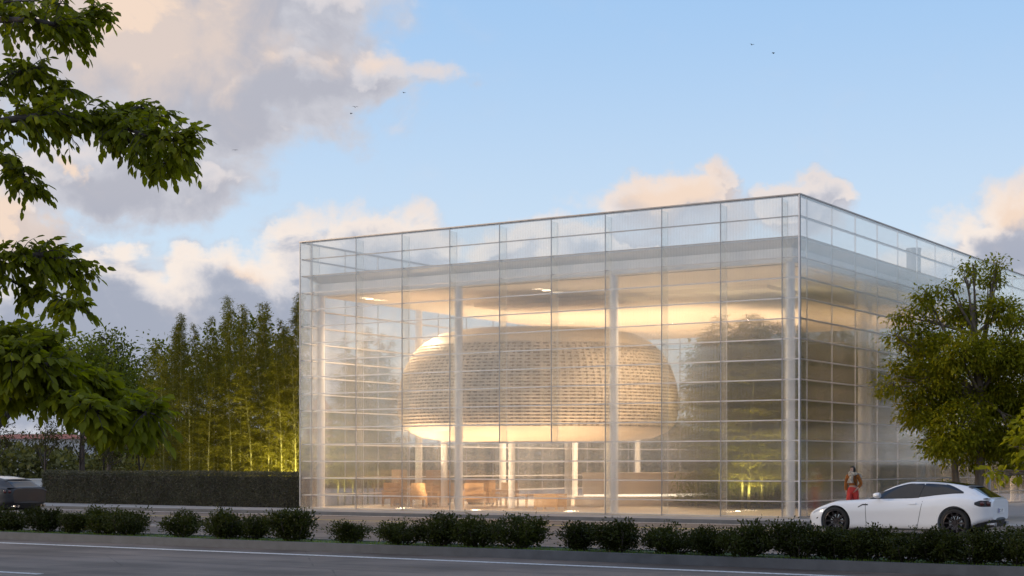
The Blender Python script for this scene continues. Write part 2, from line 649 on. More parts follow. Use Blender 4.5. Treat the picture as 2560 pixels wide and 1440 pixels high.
M['leaf_far'] = leafy('leaf_far_scrub', (.09, .095, .03), (.20, .19, .07), .3)
M['grass'] = leafy('grass_blade', (.06, .12, .015), (.14, .22, .03), .35)

# ------------------------------------------------------------------ the setting
def sheet(name, x0, x1, y0, y1, z, mat, thick=None):
    m = MB()
    if thick:
        m.box(x0, x1, y0, y1, z - thick, z)
    else:
        m.add([(x0, y0, z), (x1, y0, z), (x1, y1, z), (x0, y1, z)], [(0, 1, 2, 3)])
    o = m.build(name, mat, loc=CORNER, rot=(0, 0, TH))
    return tag(o, kind='structure')


KB = 2.4                     # pavement reaches this far in front of the facade
sheet('ground', -3000, 3000, -3000, 3000, -0.05, M['ground'])
sheet('road', -220, 200, -19.35, -KB - .15, 0.0, M['road'])
o = sheet('road', -220, 200, -60, -20.75, 0.0, M['road'])
sheet('pavement', -220, 120, -KB, 45, 0.10, M['paving'], .14)
tag(MB().box(-220, 200, -KB - .15, -KB, -.04, .115).build('kerb', M['kerb'], loc=CORNER, rot=(0, 0, TH)), kind='structure')
tag(MB().box(-220, 200, -20.75, -20.58, -.04, .17).build('kerb', M['kerb'], loc=CORNER, rot=(0, 0, TH)), kind='structure')
tag(MB().box(-220, 200, -19.5, -19.35, -.04, .17).build('kerb', M['kerb'], loc=CORNER, rot=(0, 0, TH)), kind='structure')
sheet('planting_bed', -220, 200, -20.58, -19.5, 0.155, M['bed'], .17)
m = MB()
m.box(-220, 200, -22.06, -21.84, .0005, .004)
m.box(-220, 200, -2.98, -2.86, .0005, .004)
xe = to_street(on_street(100, -28.5))[0]
for k in range(-6, 7):
    m.box(xe - 3 + k * 9, xe + k * 9, -28.58, -28.42, .0005, .004)
xd = to_street(on_street(376, -12.5))[0]
for k in range(-8, 9):
    m.box(xd + k * 8, xd + 2.2 + k * 8, -12.57, -12.43, .0005, .004)
tag(m.build('road_marking', M['line_white'], loc=CORNER, rot=(0, 0, TH)), kind='structure')
tag(MB().box(-220, 200, -6.46, -6.34, .0005, .004).build('road_marking', M['line_yellow'], loc=CORNER, rot=(0, 0, TH)), kind='structure')

# grass along the planting strip
n = 9000
gx = RNG.uniform(-40, 25, n)
gy = np.where(RNG.random(n) < .55, RNG.uniform(-20.58, -20.45, n), RNG.uniform(-20.5, -19.5, n))
gp = np.stack([gx, gy, np.full(n, .15)], 1)
gd = unit(np.stack([RNG.normal(0, .35, n), RNG.normal(0, .35, n), np.ones(n)], 1))
me = leaf_mesh('grass', gp, gd, rnd_dir(n), RNG.uniform(.03, .075, n), np.full(n, .012), .1, 'blade')
tag(link('grass', me, None, M['grass'], CORNER, (0, 0, TH)), kind='stuff')

# ------------------------------------------------------------------ glass pavilion
ROW, NROW, ZTOP = .631, 16, 10.09
LX = 20.04
LY = 26.34
pav = thing('glass_pavilion', 'large two storey glass pavilion with white columns, flat roof and fluted glass panes', 'building', CORNER, TH)
xs = [0.0, -.6] + [-.6 - 2.095 * k for k in range(1, 10)] + [-LX]          # front joints
ys = [0.0, .6] + [.6 + 2.095 * k for k in range(1, 13)] + [LY]              # right joints
zrow = [ZTOP - ROW * i for i in range(NROW + 1)]
zrow[-1] = .115

_pane = {}


def pane_mesh(w, h, mat='glass'):
    key = (round(w, 3), round(h, 3), mat)
    if key not in _pane:
        me = MB().box(-w / 2 + .006, w / 2 - .006, -.006, .006, -h / 2 + .006, h / 2 - .006).mesh('glass_pane')
        me.materials.append(M[mat])
        _pane[key] = me
    return _pane[key]


def front_panes(i):
    """column edges of row i; the entrance rows have one wide pane over three bays"""
    if i >= 12:
        return [x for k, x in enumerate(xs) if k not in (5, 6)]
    return xs


npane = 0
for i in range(NROW):
    z0, z1 = zrow[i + 1], zrow[i]
    e = front_panes(i)
    for a, b in zip(e[:-1], e[1:]):
        link('glass_pane', pane_mesh(a - b, z1 - z0, 'glass_top' if i < 3 else 'glass'), pav, None, ((a + b) / 2, 0, (z0 + z1) / 2))
        npane += 1
rest = MB()
side_rest = MB()
order = sorted(((k, i) for k in range(len(ys) - 1) for i in range(NROW)))
for k, i in order:
    z0, z1 = zrow[i + 1], zrow[i]
    a, b = ys[k], ys[k + 1]
    if npane < 298:
        link('glass_pane', pane_mesh(b - a, z1 - z0, 'glass_top' if i < 3 else 'glass_side'), pav, None, (0, (a + b) / 2, (z0 + z1) / 2), (0, 0, R(90)))
        npane += 1
    else:
        side_rest.box(-.006, .006, a + .006, b - .006, z0 + .006, z1 - .006)
for i in range(NROW):
    z0, z1 = zrow[i + 1], zrow[i]
    for a, b in zip(ys[:-1], ys[1:]):
        rest.box(-LX - .006, -LX + .006, a + .006, b - .006, z0 + .006, z1 - .006)
    for a, b in zip(xs[:-1], xs[1:]):
        rest.box(b + .006, a - .006, LY - .006, LY + .006, z0 + .006, z1 - .006)
M['glass_far'] = glass_mat('rear_facade_glass', .07, flute=False, base=.03)
tag(side_rest.build('side_glass_panes', M['glass_side'], pav), kind='stuff')
tag(rest.build('glass_panes', M['glass_far'], pav), kind='stuff')

# mullions, fins, rails
for k, x in enumerate(xs):
    zb = zrow[12] if k in (5, 6) else .11
    wd = .014
    MB().box(x - wd, x + wd, .008, .04, zb, ZTOP + .01).build('mullion', M['mullion'], pav)
    if 0 < k < len(xs) - 1:
        MB().box(x - .008, x + .008, .062, .46, max(zb, 2.52) if k in (5, 6) else .12, ZTOP - .08).build('glass_fin', M['fin_glass'], pav)
        MB().box(x - .009, x + .009, .46, .468, max(zb, 2.52) if k in (5, 6) else .12, ZTOP - .08).build('fin_edge', M['white_paint'], pav)
for k, y in enumerate(ys):
    MB().box(-.05, -.008, y - .008, y + .008, .11, ZTOP + .01).build('mullion', M['rail'], pav)
for k, y in enumerate(ys):
    MB().box(-LX + .008, -LX + .05, y - .015, y + .015, .11, ZTOP + .01).build('mullion', M['mullion'], pav)
for k, x in enumerate(xs[::3] + [-LX]):
    MB().box(x - .015, x + .015, LY - .06, LY - .008, .11, ZTOP + .01).build('mullion', M['mullion'], pav)
for i in range(NROW + 1):
    z = zrow[i]
    mt = M['top_rail'] if i < 3 else M['rail']
    t = .024 if i == 0 else .019
    if i == NROW:
        z += .03
    MB().box(-LX + .05, -.05, .064, .115, z - t, z + t).build('rail', mt, pav)
    MB().box(-.13, -.055, .117, LY - .06, z - t * 1.35, z + t * 1.35).build('rail', mt, pav)
    MB().box(-LX + .055, -LX + .17, .153, LY - .06, z - t, z + t).build('rail', mt, pav)
    if i % 4 == 0: MB().box(-LX + .175, -.175, LY - .17, LY - .065, z - t, z + t).build('rail', mt, pav)
# glazing cap on top edge
m = MB()
m.box(-LX - .02, .02, -.02, .03, ZTOP + .012, ZTOP + .05)
m.box(-.03, .02, .032, LY, ZTOP + .012, ZTOP + .05)
m.box(-LX - .02, -LX + .03, .032, LY, ZTOP + .012, ZTOP + .05)
m.build('handrail', M['top_rail'], pav)

# roof: edge plate, splayed soffit, beam
def ring_loft(loops):
    m = MB()
    vs, fs = [], []
    for (d, z) in loops:
        vs += [(-LX + d, d, z), (-d, d, z), (-d, LY - d, z), (-LX + d, LY - d, z)]
    for i in range(len(loops) - 1):
        for k in range(4):
            fs.append((i * 4 + k, (i + 1) * 4 + k, (i + 1) * 4 + (k + 1) % 4, i * 4 + (k + 1) % 4))
    fs.append((0, 1, 2, 3))
    return m.add(vs, fs)


ring_loft([(.20, 8.835), (.18, 8.795), (.56, 8.53)]).build('roof', M['roof'], pav)
ring_loft([(.62, 8.54), (.42, 8.54), (.42, 8.09), (.72, 8.09)]).build('fascia', M['white_paint'], pav)
MB().box(-LX + .74, -.74, .74, LY - .74, 8.06, 8.30).build('ceiling', M['ceiling'], pav)
# ceiling coffers step
MB().box(-LX + 4.2, -3.5, 5.5, LY - 5, 7.92, 8.055).build('ceiling_panel', M['ceiling'], pav)
MB().box(-LX + .02, -.02, .02, LY - .02, -.05, .14).build('floor', M['floor'], pav)
cols = [(-.55 - 6.3 * k, .55) for k in range(4)] + [(-.55, .55 + 6.3 * k) for k in range(1, 5)] + [(-.55 - 18.94, .55 + 6.3 * k) for k in range(1, 5)] + [(-.55 - 6.3 * k, LY - .55) for k in range(1, 3)]
cm = MB().lathe([(.0, .12), (.145, .12), (.145, 8.1), (.0, 8.1)], 28).mesh('column', True, 40)
cm.materials.append(M['white_paint'])
for (x, y) in cols:
    link('column', cm, pav, None, (x, y, 0))
# roof vent stack near the right hand parapet
MB().lathe([(0, 8.84), (.27, 8.84), (.27, 9.98), (.29, 9.98), (.29, 10.04), (0, 10.04)], 20).build('roof_stack', M['stack'], pav, True, 40, (-1.0, 13.6, 0))
# recessed downlights
dm = MB().lathe([(.0, 8.045), (.13, 8.045), (.15, 8.058)], 20).mesh('downlight')
dm.materials.append(M['downlight'])
for (x, y) in [(-18.2, 1.9), (-11.0, 3.0), (-17.6, 18.0), (-10.0, 20.0), (-4.5, 21.0)]:
    link('downlight', dm, pav, None, (x, y, 0))
LAMP_W = 4300
for (x, y, w) in [(-17.0, 12.5, 1.2), (-17.6, 18.0, 1.), (-11.5, 14.5, 1.3), (-5.6, 2.4, .3), (-3.0, 2.4, .2), (-8.2, 13.5, .6), (-10.0, 20.0, 1.2), (-4.5, 21.0, .9), (-17.0, 2.6, .55)]:
    ld = bpy.data.lights.new('downlight_lamp', 'SPOT')
    ld.spot_size, ld.spot_blend, ld.shadow_soft_size, ld.energy, ld.color = R(165), 1.0, .12, LAMP_W * w, (1.0, .74, .47)
    lo = bpy.data.objects.new('downlight_lamp', ld)
    COL.objects.link(lo)
    lo.parent = pav
    lo.location = (x, y, 7.88)

# ------------------------------------------------------------------ the pod inside
pc = P(1345, 1159, 61.0)
PODX, PODY = 5.35, 4.3
pod = thing('pod', 'pale egg shaped timber lattice pod floating inside the glass pavilion', 'pod', (pc.x, pc.y, 0), 0)


def pring(rf, z, n=128, push=0.0, k=2.3):
    out = []
    for i in range(n):
        a = 2 * math.pi * i / n
        c, s = math.cos(a), math.sin(a)
        x = abs(c) ** (2 / k) * math.copysign(1, c)
        y = abs(s) ** (2 / k) * math.copysign(1, s)
        out.append((x * (PODX * rf + push), y * (PODY * rf + push), z))
    return out


prof = [(.0, 2.62), (.45, 2.62), (.66, 2.66), (.82, 2.78), (.91, 2.98), (.965, 3.25), (.99, 3.6), (1.0, 4.0), (.99, 4.5), (.97, 5.0), (.935, 5.5), (.885, 5.95), (.81, 6.35), (.70, 6.66), (.55, 6.84), (.35, 6.92), (.0, 6.95)]
pz = np.array([p[1] for p in prof]); pr = np.array([p[0] for p in prof])


def pfrac(z):
    return float(np.interp(z, pz, pr))


def pod_surf(z0, z1, push, nz, name, mat):
    m = MB()
    zz = np.linspace(z0, z1, nz)
    vs, fs = [], []
    for z in zz:
        vs += pring(pfrac(z), z, 128, push)
    for i in range(nz - 1):
        for k in range(128):
            fs.append((i * 128 + k, i * 128 + (k + 1) % 128, (i + 1) * 128 + (k + 1) % 128, (i + 1) * 128 + k))
    return m.add(vs, fs).build(name, mat, pod, True)


pod_surf(3.0, 6.4, -.085, 40, 'shell', M['pod_shell'])
pod_surf(2.62001, 3.12, 0, 14, 'base', M['pod_skin'])
pod_surf(6.22, 6.9499, 0, 16, 'cap', M['pod_skin'])
lat = MB()
zz = np.arange(3.12, 6.24, .118)
NS = 132
for z in zz:                                           # horizontal battens
    vs, fs = [], []
    for (dz, push) in ((-.028, -.03), (-.028, .022), (.028, .022), (.028, -.03)):
        vs += pring(pfrac(z + dz), z + dz, NS, push)
    for j in range(4):
        for k in range(NS):
            fs.append((j * NS + k, j * NS + (k + 1) % NS, ((j + 1) % 4) * NS + (k + 1) % NS, ((j + 1) % 4) * NS + k))
    lat.add(vs, fs)
rr = {}
for k in range(0, NS):                                    # upright blocks between them
    for i in range(len(zz) - 1):
        z0, z1 = zz[i] + .028, zz[i + 1] - .028
        q = []
        for z in (z0, z1):
            if z not in rr:
                rr[z] = (pring(pfrac(z), z, NS * 3, -.075), pring(pfrac(z), z, NS * 3, -.012))
            inn, outr = rr[z]
            q += [inn[3 * k], outr[3 * k], outr[3 * k + 1 + (k * 7 + i * 3) % 2], inn[3 * k + 1 + (k * 7 + i * 3) % 2]]
        lat.add(q, [(0, 1, 5, 4), (1, 2, 6, 5), (2, 3, 7, 6)])
tag(lat.build('lattice', M['pod_lattice'], pod), kind='stuff')
for (x, y) in ((-3.6, .6), (-1.0, -1.6), (2.6, -.8), (1.2, 1.9)):
    MB().lathe([(.0, .14), (.13, .14), (.13, 2.7), (.0, 2.7)], 20).build('support_column', M['white_paint'], pod, True, 40, (x, y, 0))

# ------------------------------------------------------------------ furniture inside
def armchair(label, px, depth, rot):
    p = P(px, HORY, depth)
    t = thing('armchair', label, 'armchair', (p.x, p.y, .14), rot, 'oak chairs in the lobby')
    MB().box(-.36, .36, -.34, .30, .34, .44).build('seat', M['wood'], t)
    MB().box(-.36, .36, .302, .38, .30, .92).build('backrest', M['wood'], t)
    for s in (-1, 1):
        MB().box(s * .40 - .035, s * .40 + .035, -.36, .38, .56, .63).build('arm', M['wood'], t)
        for y in (-.32, .32):
            MB().box(s * .40 - .03, s * .40 + .03, y - .03, y + .03, 0, .558).build('leg', M['wood'], t)
    return t


def low_table(label, px, depth, w, d, h, rot=TH):
    p = P(px, HORY, depth)
    t = thing('table', label, 'table', (p.x, p.y, .14), rot)
    MB().box(-w / 2, w / 2, -d / 2, d / 2, h - .06, h).build('tabletop', M['wood'], t)
    for sx in (-1, 1):
        for sy in (-1, 1):
            MB().box(sx * (w / 2 - .08) - .035, sx * (w / 2 - .08) + .035, sy * (d / 2 - .08) - .035, sy * (d / 2 - .08) + .035, 0, h - .062).build('leg', M['wood'], t)
    return t


low_table('long oak table inside, between the two columns left of the entrance', 1045, 62.5, 1.9, .9, .78)
low_table('low oak table inside, just right of the second column', 1290, 61, 1.5, .8, .5)
armchair('oak armchair at the left end of the long lobby table', 990, 62.0, TH + 1.2)
armchair('oak armchair in front of the long lobby table', 1062, 60.9, TH + 3.0)
armchair('oak armchair at the right end of the long lobby table', 1108, 62.6, TH - 1.4)
armchair('oak armchair just right of the second white column', 1185, 60.5, TH + .6)
armchair('oak armchair behind the low lobby table', 1262, 62.4, TH)
p = P(1376, HORY, 58.2)
for (px_, d_, w_, h_, lab) in [(990, 63.5, .42, 1.42, 'tall narrow oak cabinet at the left of the lobby'), (1088, 64.0, .9, 1.4, 'wide oak cabinet behind the lobby armchairs'), (1195, 65.0, 1.1, 1.05, 'low oak sideboard right of the second column')]:
    q = P(px_, HORY, d_)
    cb = thing('cabinet', lab, 'cabinet', (q.x, q.y, .14), TH)
    MB().box(-w_ / 2, w_ / 2, 0, .45, .08, h_).build('carcass', M['wood'], cb)
    MB().box(-w_ / 2 + .04, w_ / 2 - .04, .03, .42, 0, .079).build('plinth', M['dark'], cb)
    nd = 1 if w_ < .5 else 2
    for k in range(nd):
        x0 = -w_ / 2 + w_ * k / nd
        dr = MB().box(x0 + .01, x0 + w_ / nd - .01, -.022, -.002, .10, h_ - .02).build('door', M['wood'], cb)
        MB().box(x0 + w_ / nd - .07, x0 + w_ / nd - .05, -.04, -.0225, h_ * .5, h_ * .5 + .14).build('handle', M['dark'], dr)
ch = thing('crate_stool', 'slatted oak crate stool alone on the lobby floor near the front glass', 'stool', (p.x, p.y, .14), TH)
for k in range(4):
    MB().box(-.5, .5, -.36 + k * .186, -.36 + k * .186 + .16, .52, .56).build('slat', M['wood'], ch)
for s in (-1, 1):
    for sy in (-1, 1):
        MB().box(s * .45 - .04, s * .45 + .04, sy * .32 - .04, sy * .32 + .04, 0, .518).build('leg', M['wood'], ch)
    MB().box(-.408, .408, s * .33 - .02, s * .33 + .02, .08, .50).build('side_panel', M['wood'], ch)
a, b = P(1458, HORY, 62.5), P(1745, HORY, 62.5)
ct = thing('reception_counter', 'long beige reception counter with a glowing strip light along its foot', 'counter', (a.x, a.y, .14), 0)
w = b.x - a.x
MB().box(0, w, 0, .8, .46, 1.26).build('front_panel', M['counter'], ct)
MB().box(-.04, w + .04, -.05, .85, 1.262, 1.31).build('worktop', M['counter'], ct)
MB().box(.05, w - .05, .06, .74, .38, .458).build('strip_light', M['led'], ct)
MB().box(-.3, w + .3, -.35, .9, 0, .378).build('plinth', M['counter'], ct)

# floor lights that wash the pod and the ceiling
for (x, y, tx, ty, tz, pw) in [(-16.2, 1.3, -13.5, 4.5, 4.4, 2600), (-12.6, .75, -12.4, 5.0, 4.2, 650), (-9.0, 1.3, -11.0, 5.0, 4.2, 800), (-12.0, 12.0, -12, 11, 8, 2500), (-18, 10, -17, 10, 8, 1800), (-6, 17, -6, 17, 8, 1800), (-4.2, 4.6, -4.2, 4.0, 8, 800)]:
    ld = bpy.data.lights.new('floor_wash_lamp', 'SPOT')
    ld.energy, ld.color, ld.spot_size, ld.spot_blend, ld.shadow_soft_size = pw, (1.0, .72, .44), R(120), 1.0, .15
    lo = bpy.data.objects.new('floor_wash_lamp', ld)
    COL.objects.link(lo); lo.parent = pav; lo.location = (x, y, .2)
    lo.rotation_euler = (Vector((tx, ty, tz)) - Vector((x, y, .2))).to_track_quat('-Z', 'Y').to_euler()
    MB().lathe([(0, .141), (.09, .141), (.09, .165), (.06, .17), (0, .168)], 16).build('floor_light', M['downlight'], pav, True, 40, (x, y, 0))

# planting bed under the indoor bamboo
ib = P(1985, HORY, 62.2)
ipl = thing('indoor_planter', 'long dark planter with low leafy plants under the bamboo inside the pavilion', 'planter', (ib.x, ib.y, .14), TH + R(62))
MB().box(-4.6, 4.6, -2.2, 2.2, 0, .16).build('planter_box', M['dark'], ipl)
n = 12000
pos = np.stack([RNG.uniform(-4.5, 4.5, n), RNG.uniform(-2.1, 2.1, n), .16 + RNG.random(n) ** 1.5 * .95], 1)
Ls = RNG.uniform(.12, .24, n)
tag(link('ground_cover', leaf_mesh('ground_cover', pos, unit(RNG.normal(size=(n, 3)) + [0, 0, .6]), rnd_dir(n), Ls, Ls * .35, .08, 'blade'), ipl, M['leaf_back']), kind='stuff')

# ------------------------------------------------------------------ cars
def car_paint(name, col, metal=0.0, rough=.28, coat=1.0):
    m, t, out = new_mat(name)
    p = t.new('ShaderNodeBsdfPrincipled')
    tc = t.new('ShaderNodeTexCoord')
    n = t.noise(tc.outputs['Object'], 1.5, 3)
    sep = t.new('ShaderNodeSeparateXYZ')
    t.l.new(tc.outputs['Object'], sep.inputs[0])
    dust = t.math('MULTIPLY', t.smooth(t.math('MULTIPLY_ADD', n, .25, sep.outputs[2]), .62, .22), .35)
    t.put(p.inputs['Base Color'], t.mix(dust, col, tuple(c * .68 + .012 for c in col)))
    p.inputs['Roughness'].default_value = rough
    p.inputs['Metallic'].default_value = metal
    p.inputs['Coat Weight'].default_value = coat
    p.inputs['Coat Roughness'].default_value = .025
    t.l.new(p.outputs[0], out.inputs[0])
    return m


M['paint_white'] = car_paint('car_paint_white', (.78, .78, .80))
M['paint_grey'] = car_paint('car_paint_dark_grey', (.022, .022, .026), 0.0, .5, .25)
M['paint_silver'] = car_paint('car_paint_silver', (.55, .55, .56), .3, .3)
M['car_glass'] = pbr('tinted_car_glass', (.012, .013, .016), .06, var=.02, spec=.8)
M['rubber'] = pbr('tyre_rubber', (.014, .014, .015), .75, var=.1)
M['rim'] = pbr('dark_alloy', (.06, .05, .05), .35, metal=.8, var=.08)
M['chrome'] = pbr('bright_metal', (.6, .6, .62), .2, metal=1, var=.03)
M['lamp_red'] = pbr('rear_lamp_red', (.07, .006, .006), .15, var=.05, coat=1)
M['lamp_clear'] = pbr('lamp_clear', (.5, .5, .52), .1, var=.05, coat=1)
M['plate'] = pbr('plate_white', (.75, .75, .75), .4, var=.02)
M['plate_blue'] = pbr('plate_blue', (.02, .05, .45), .4, var=.02)


def pchip(xs_, ys_, x):
    """monotone cubic through the points"""
    xs_, ys_, x = np.asarray(xs_, float), np.asarray(ys_, float), np.asarray(x, float)
    h = np.diff(xs_); d = np.diff(ys_) / h
    m = np.zeros_like(ys_)
    for i in range(1, len(xs_) - 1):
        if d[i - 1] * d[i] > 0:
            w1, w2 = 2 * h[i] + h[i - 1], h[i] + 2 * h[i - 1]
            m[i] = (w1 + w2) / (w1 / d[i - 1] + w2 / d[i])
    m[0], m[-1] = d[0], d[-1]
    i = np.clip(np.searchsorted(xs_, x) - 1, 0, len(xs_) - 2)
    t = np.clip((x - xs_[i]) / h[i], 0, 1)
    return ys_[i] * (1 + 2 * t) * (1 - t) ** 2 + h[i] * m[i] * t * (1 - t) ** 2 + ys_[i + 1] * t * t * (3 - 2 * t) + h[i] * m[i + 1] * t * t * (t - 1)


GT = dict(
    L=4.92, wheels=(.88, 4.02), wr=.355, arch=(.405, .425),
    zr=[(0, .50), (.08, .57), (.25, .66), (.5, .745), (.93, .84), (1.3, .885), (1.62, .92), (1.85, 1.035), (2.1, 1.16), (2.45, 1.29), (2.85, 1.365), (3.2, 1.365), (3.6, 1.345), (4.0, 1.30), (4.33, 1.235), (4.42, 1.205), (4.6, 1.10), (4.8, .985), (4.87, .955), (4.92, .93)],
    zs=[(0, .48), (.08, .55), (.25, .645), (.5, .745), (.93, .86), (1.3, .875), (1.6, .885), (2.1, .905), (2.8, .925), (3.2, .955), (3.6, 1.0), (4.0, 1.02), (4.35, 1.0), (4.6, .97), (4.85, .935), (4.92, .91)],
    zb=[(0, .30), (.1, .22), (.35, .17), (.9, .15), (2.5, .15), (3.9, .16), (4.3, .22), (4.6, .34), (4.92, .44)],
    hw=[(0, .48), (.06, .62), (.15, .74), (.3, .86), (.6, .945), (.95, .97), (1.5, .955), (2.4, .94), (3.2, .96), (3.95, .99), (4.4, .965), (4.7, .885), (4.85, .78), (4.92, .70)],
    yb=[(0, .80), (.93, .80), (1.6, .84), (2.2, .875), (3.2, .87), (3.9, .82), (4.4, .80), (4.92, .80)],     # fraction of hw
    yt=[(0, .55), (1.5, .60), (1.9, .70), (2.4, .68), (2.9, .655), (3.5, .63), (4.1, .60), (4.45, .60), (4.75, .68), (4.92, .70)],
    zt=[(0, .5), (1.5, .55), (2.0, .74), (2.5, .86), (3.2, .88), (4.0, .86), (4.4, .80), (4.6, .72), (4.92, .6)],   # fraction from shoulder to top
    door=(2.05, 3.05), win=((1.72, 3.075), (3.10, 4.18)), shield=(1.64, 2.42), rear=(4.36, 4.85), roof=(2.5, 4.2))

def make_car(name, label, cat, pr, paint, roofmat, loc, rotz, plate=True):
    c = thing(name, label, cat, loc, rotz)
    f = {k: (lambda x, k=k: pchip([p[0] for p in pr[k]], [p[1] for p in pr[k]], x)) for k in ('zr', 'zs', 'zb', 'hw', 'yb', 'yt', 'zt')}

    def section(x):
        zr, zs, zb, hw = (float(f[k](x)) for k in ('zr', 'zs', 'zb', 'hw'))
        yb, yt, zt = float(f['yb'](x)), float(f['yt'](x)), float(f['zt'](x))
        up = max(zr - zs, .0)
        zc = zs + up * zt
        h = zs - zb
        pts = [(0, zb), (.80 * hw, zb), (.93 * hw, zb + .02 * h), (.985 * hw, zb + .13 * h), (.985 * hw, zb + .34 * h), (1.0 * hw, zb + .62 * h), (.985 * hw, zb + .82 * h), (.94 * hw, zb + .95 * h),
               (yb * hw, zs + .012 * min(1, up / .1) + .0), ((yb * .55 + yt * .45) * hw, zs + (zc - zs) * .5 + .012), (yt * hw, zc), (yt * hw * .86, zr - (zr - zc) * .32), (yt * hw * .5, zr - (zr - zc) * .06), (0, zr)]
        p = np.array(pts)
        for _ in range(2):
            q = [p[0]]
            for i in range(len(p) - 1):
                q += [p[i] * .75 + p[i + 1] * .25, p[i] * .25 + p[i + 1] * .75]
            q.append(p[-1])
            p = np.array(q)
        return p
    L_ = pr['L']
    xs_ = np.concatenate([np.array([0, .02, .05, .1, .16, .24, .33]), np.linspace(.42, 4.6, 56), np.array([4.68, 4.76, 4.82, 4.86, 4.895, 4.92])])
    m = MB()
    secs = [section(x) for x in xs_]
    ns = len(secs[0])
    vs, fs = [], []
    for x, s in zip(xs_, secs):
        full = [(x, -y, z) for y, z in s] + [(x, y, z) for y, z in s[-2:0:-1]]
        vs += full
    nf = 2 * ns - 2
    for i in range(len(xs_) - 1):
        for k in range(nf):
            fs.append((i * nf + k, (i + 1) * nf + k, (i + 1) * nf + (k + 1) % nf, i * nf + (k + 1) % nf))
    fs.append(tuple(range(nf)))
    fs.append(tuple((len(xs_) - 1) * nf + k for k in range(nf - 1, -1, -1)))
    m.add(vs, fs)
    me = m.mesh('body', True, 38)
    bm = bmesh.new(); bm.from_mesh(me); bmesh.ops.recalc_face_normals(bm, faces=bm.faces); bm.to_mesh(me); bm.free()
    body = link('body', me, None, paint)
    # wheel arches are cut right through the flanks
    cut = MB()
    for j, wx in enumerate(pr['wheels']):
        for s in (-1, 1):
            n = 40
            ra = pr['arch'][j]
            a, b = (-1.2, -.60) if s < 0 else (.60, 1.2)
            ring = [(wx + ra * math.cos(2 * math.pi * k / n), pr['wr'] - .01 + ra * math.sin(2 * math.pi * k / n)) for k in range(n)]
            vv = [(x, a, z) for x, z in ring] + [(x, b, z) for x, z in ring]
            ff = [tuple(range(n)), tuple(range(2 * n - 1, n - 1, -1))] + [(k, k + n, (k + 1) % n + n, (k + 1) % n) for k in range(n)]
            cut.add(vv, ff)
    cme = cut.mesh('cutter')
    bm = bmesh.new(); bm.from_mesh(cme); bmesh.ops.recalc_face_normals(bm, faces=bm.faces); bm.to_mesh(cme); bm.free()
    co = link('cutter', cme, None, M['dark'])
    bo = body.modifiers.new('arch', 'BOOLEAN')
    bo.operation, bo.object, bo.solver = 'DIFFERENCE', co, 'EXACT'
    dg = bpy.context.evaluated_depsgraph_get()
    new = bpy.data.meshes.new_from_object(body.evaluated_get(dg))
    body.modifiers.clear()
    body.data = new
    new.name = 'body'
    new.shade_smooth(); new.set_sharp_from_angle(angle=R(32))
    bpy.data.objects.remove(co)
    body.parent = c

    def side_y(x, z):
        s = section(x)
        a = s[5:]
        i0 = int(np.argmax(s[:, 0]))
        seg = s[i0 - 6:]
        zz_, yy = seg[:, 1], seg[:, 0]
        o_ = np.argsort(zz_)
        return float(np.interp(z, zz_[o_], yy[o_]))

    def top_z(x, y):
        s = section(x)
        i0 = int(np.argmax(s[:, 0]))
        seg = s[i0:]
        o_ = np.argsort(seg[:, 0])
        return float(np.interp(abs(y), seg[o_, 0], seg[o_, 1]))

    def side_patch(pname, outline, mat, off=.006, sides=(-1, 1), nx=24, nz=6):
        """outline(x01) -> (x at bottom, z bottom, x at top, z top)"""
        for s in sides:
            vv, ff = [], []
            for layer in (off, -.01):
                for i in range(nx + 1):
                    for j in range(nz + 1):
                        xb_, zb_, xt_, zt_ = outline(i / nx)
                        v = j / nz
                        x, z = xb_ + (xt_ - xb_) * v, zb_ + (zt_ - zb_) * v
                        vv.append((x, s * (side_y(x, z) + layer), z))
            for i in range(nx):
                for j in range(nz):
                    a = i * (nz + 1) + j
                    q = (a, a + nz + 1, a + nz + 2, a + 1)
                    ff.append(q if s < 0 else q[::-1])
            N = (nx + 1) * (nz + 1)
            rim_ = [i * (nz + 1) for i in range(nx + 1)] + [nx * (nz + 1) + j for j in range(1, nz + 1)] + [i * (nz + 1) + nz for i in range(nx - 1, -1, -1)] + [j for j in range(nz - 1, 0, -1)]
            for k in range(len(rim_)):
                a, b = rim_[k], rim_[(k + 1) % len(rim_)]
                q = (a, a + N, b + N, b)
                ff.append(q if s < 0 else q[::-1])
            mm = MB().add(vv, ff)
            mm.build(pname, mat, c, True, 40)

    def top_patch(pname, x0, x1, frac, mat, off=.005, nx=16, ny=16, edge=None):
        vv, ff = [], []
        for i in range(nx + 1):
            x = x0 + (x1 - x0) * i / nx
            for j in range(ny + 1):
                t_ = j / ny * 2 - 1
                yy = t_ * frac * float(f['yt'](x)) * float(f['hw'](x))
                xx = x + (edge * (abs(t_) ** 2) if edge else 0)
                vv.append((xx, yy, top_z(xx, yy) + off))
        for i in range(nx):
            for j in range(ny):
                a = i * (ny + 1) + j
                ff.append((a, a + ny + 1, a + ny + 2, a + 1))
        MB().add(vv, ff).build(pname, mat, c, True)

    (w0, w1), (w2, w3) = pr['win']

    def beltz(x): return float(f['zs'](x)) + .032

    def cantz(x):
        zs, zr, zt = float(f['zs'](x)), float(f['zr'](x)), float(f['zt'](x))
        return zs + (zr - zs) * zt + .004

    def front_win(u):
        x = w0 + (w1 - w0) * u
        xt = x + .10 * u
        zb_ = beltz(x)
        return x, zb_, xt, max(zb_ + .004, cantz(xt) - .012 - .03 * (1 - u))

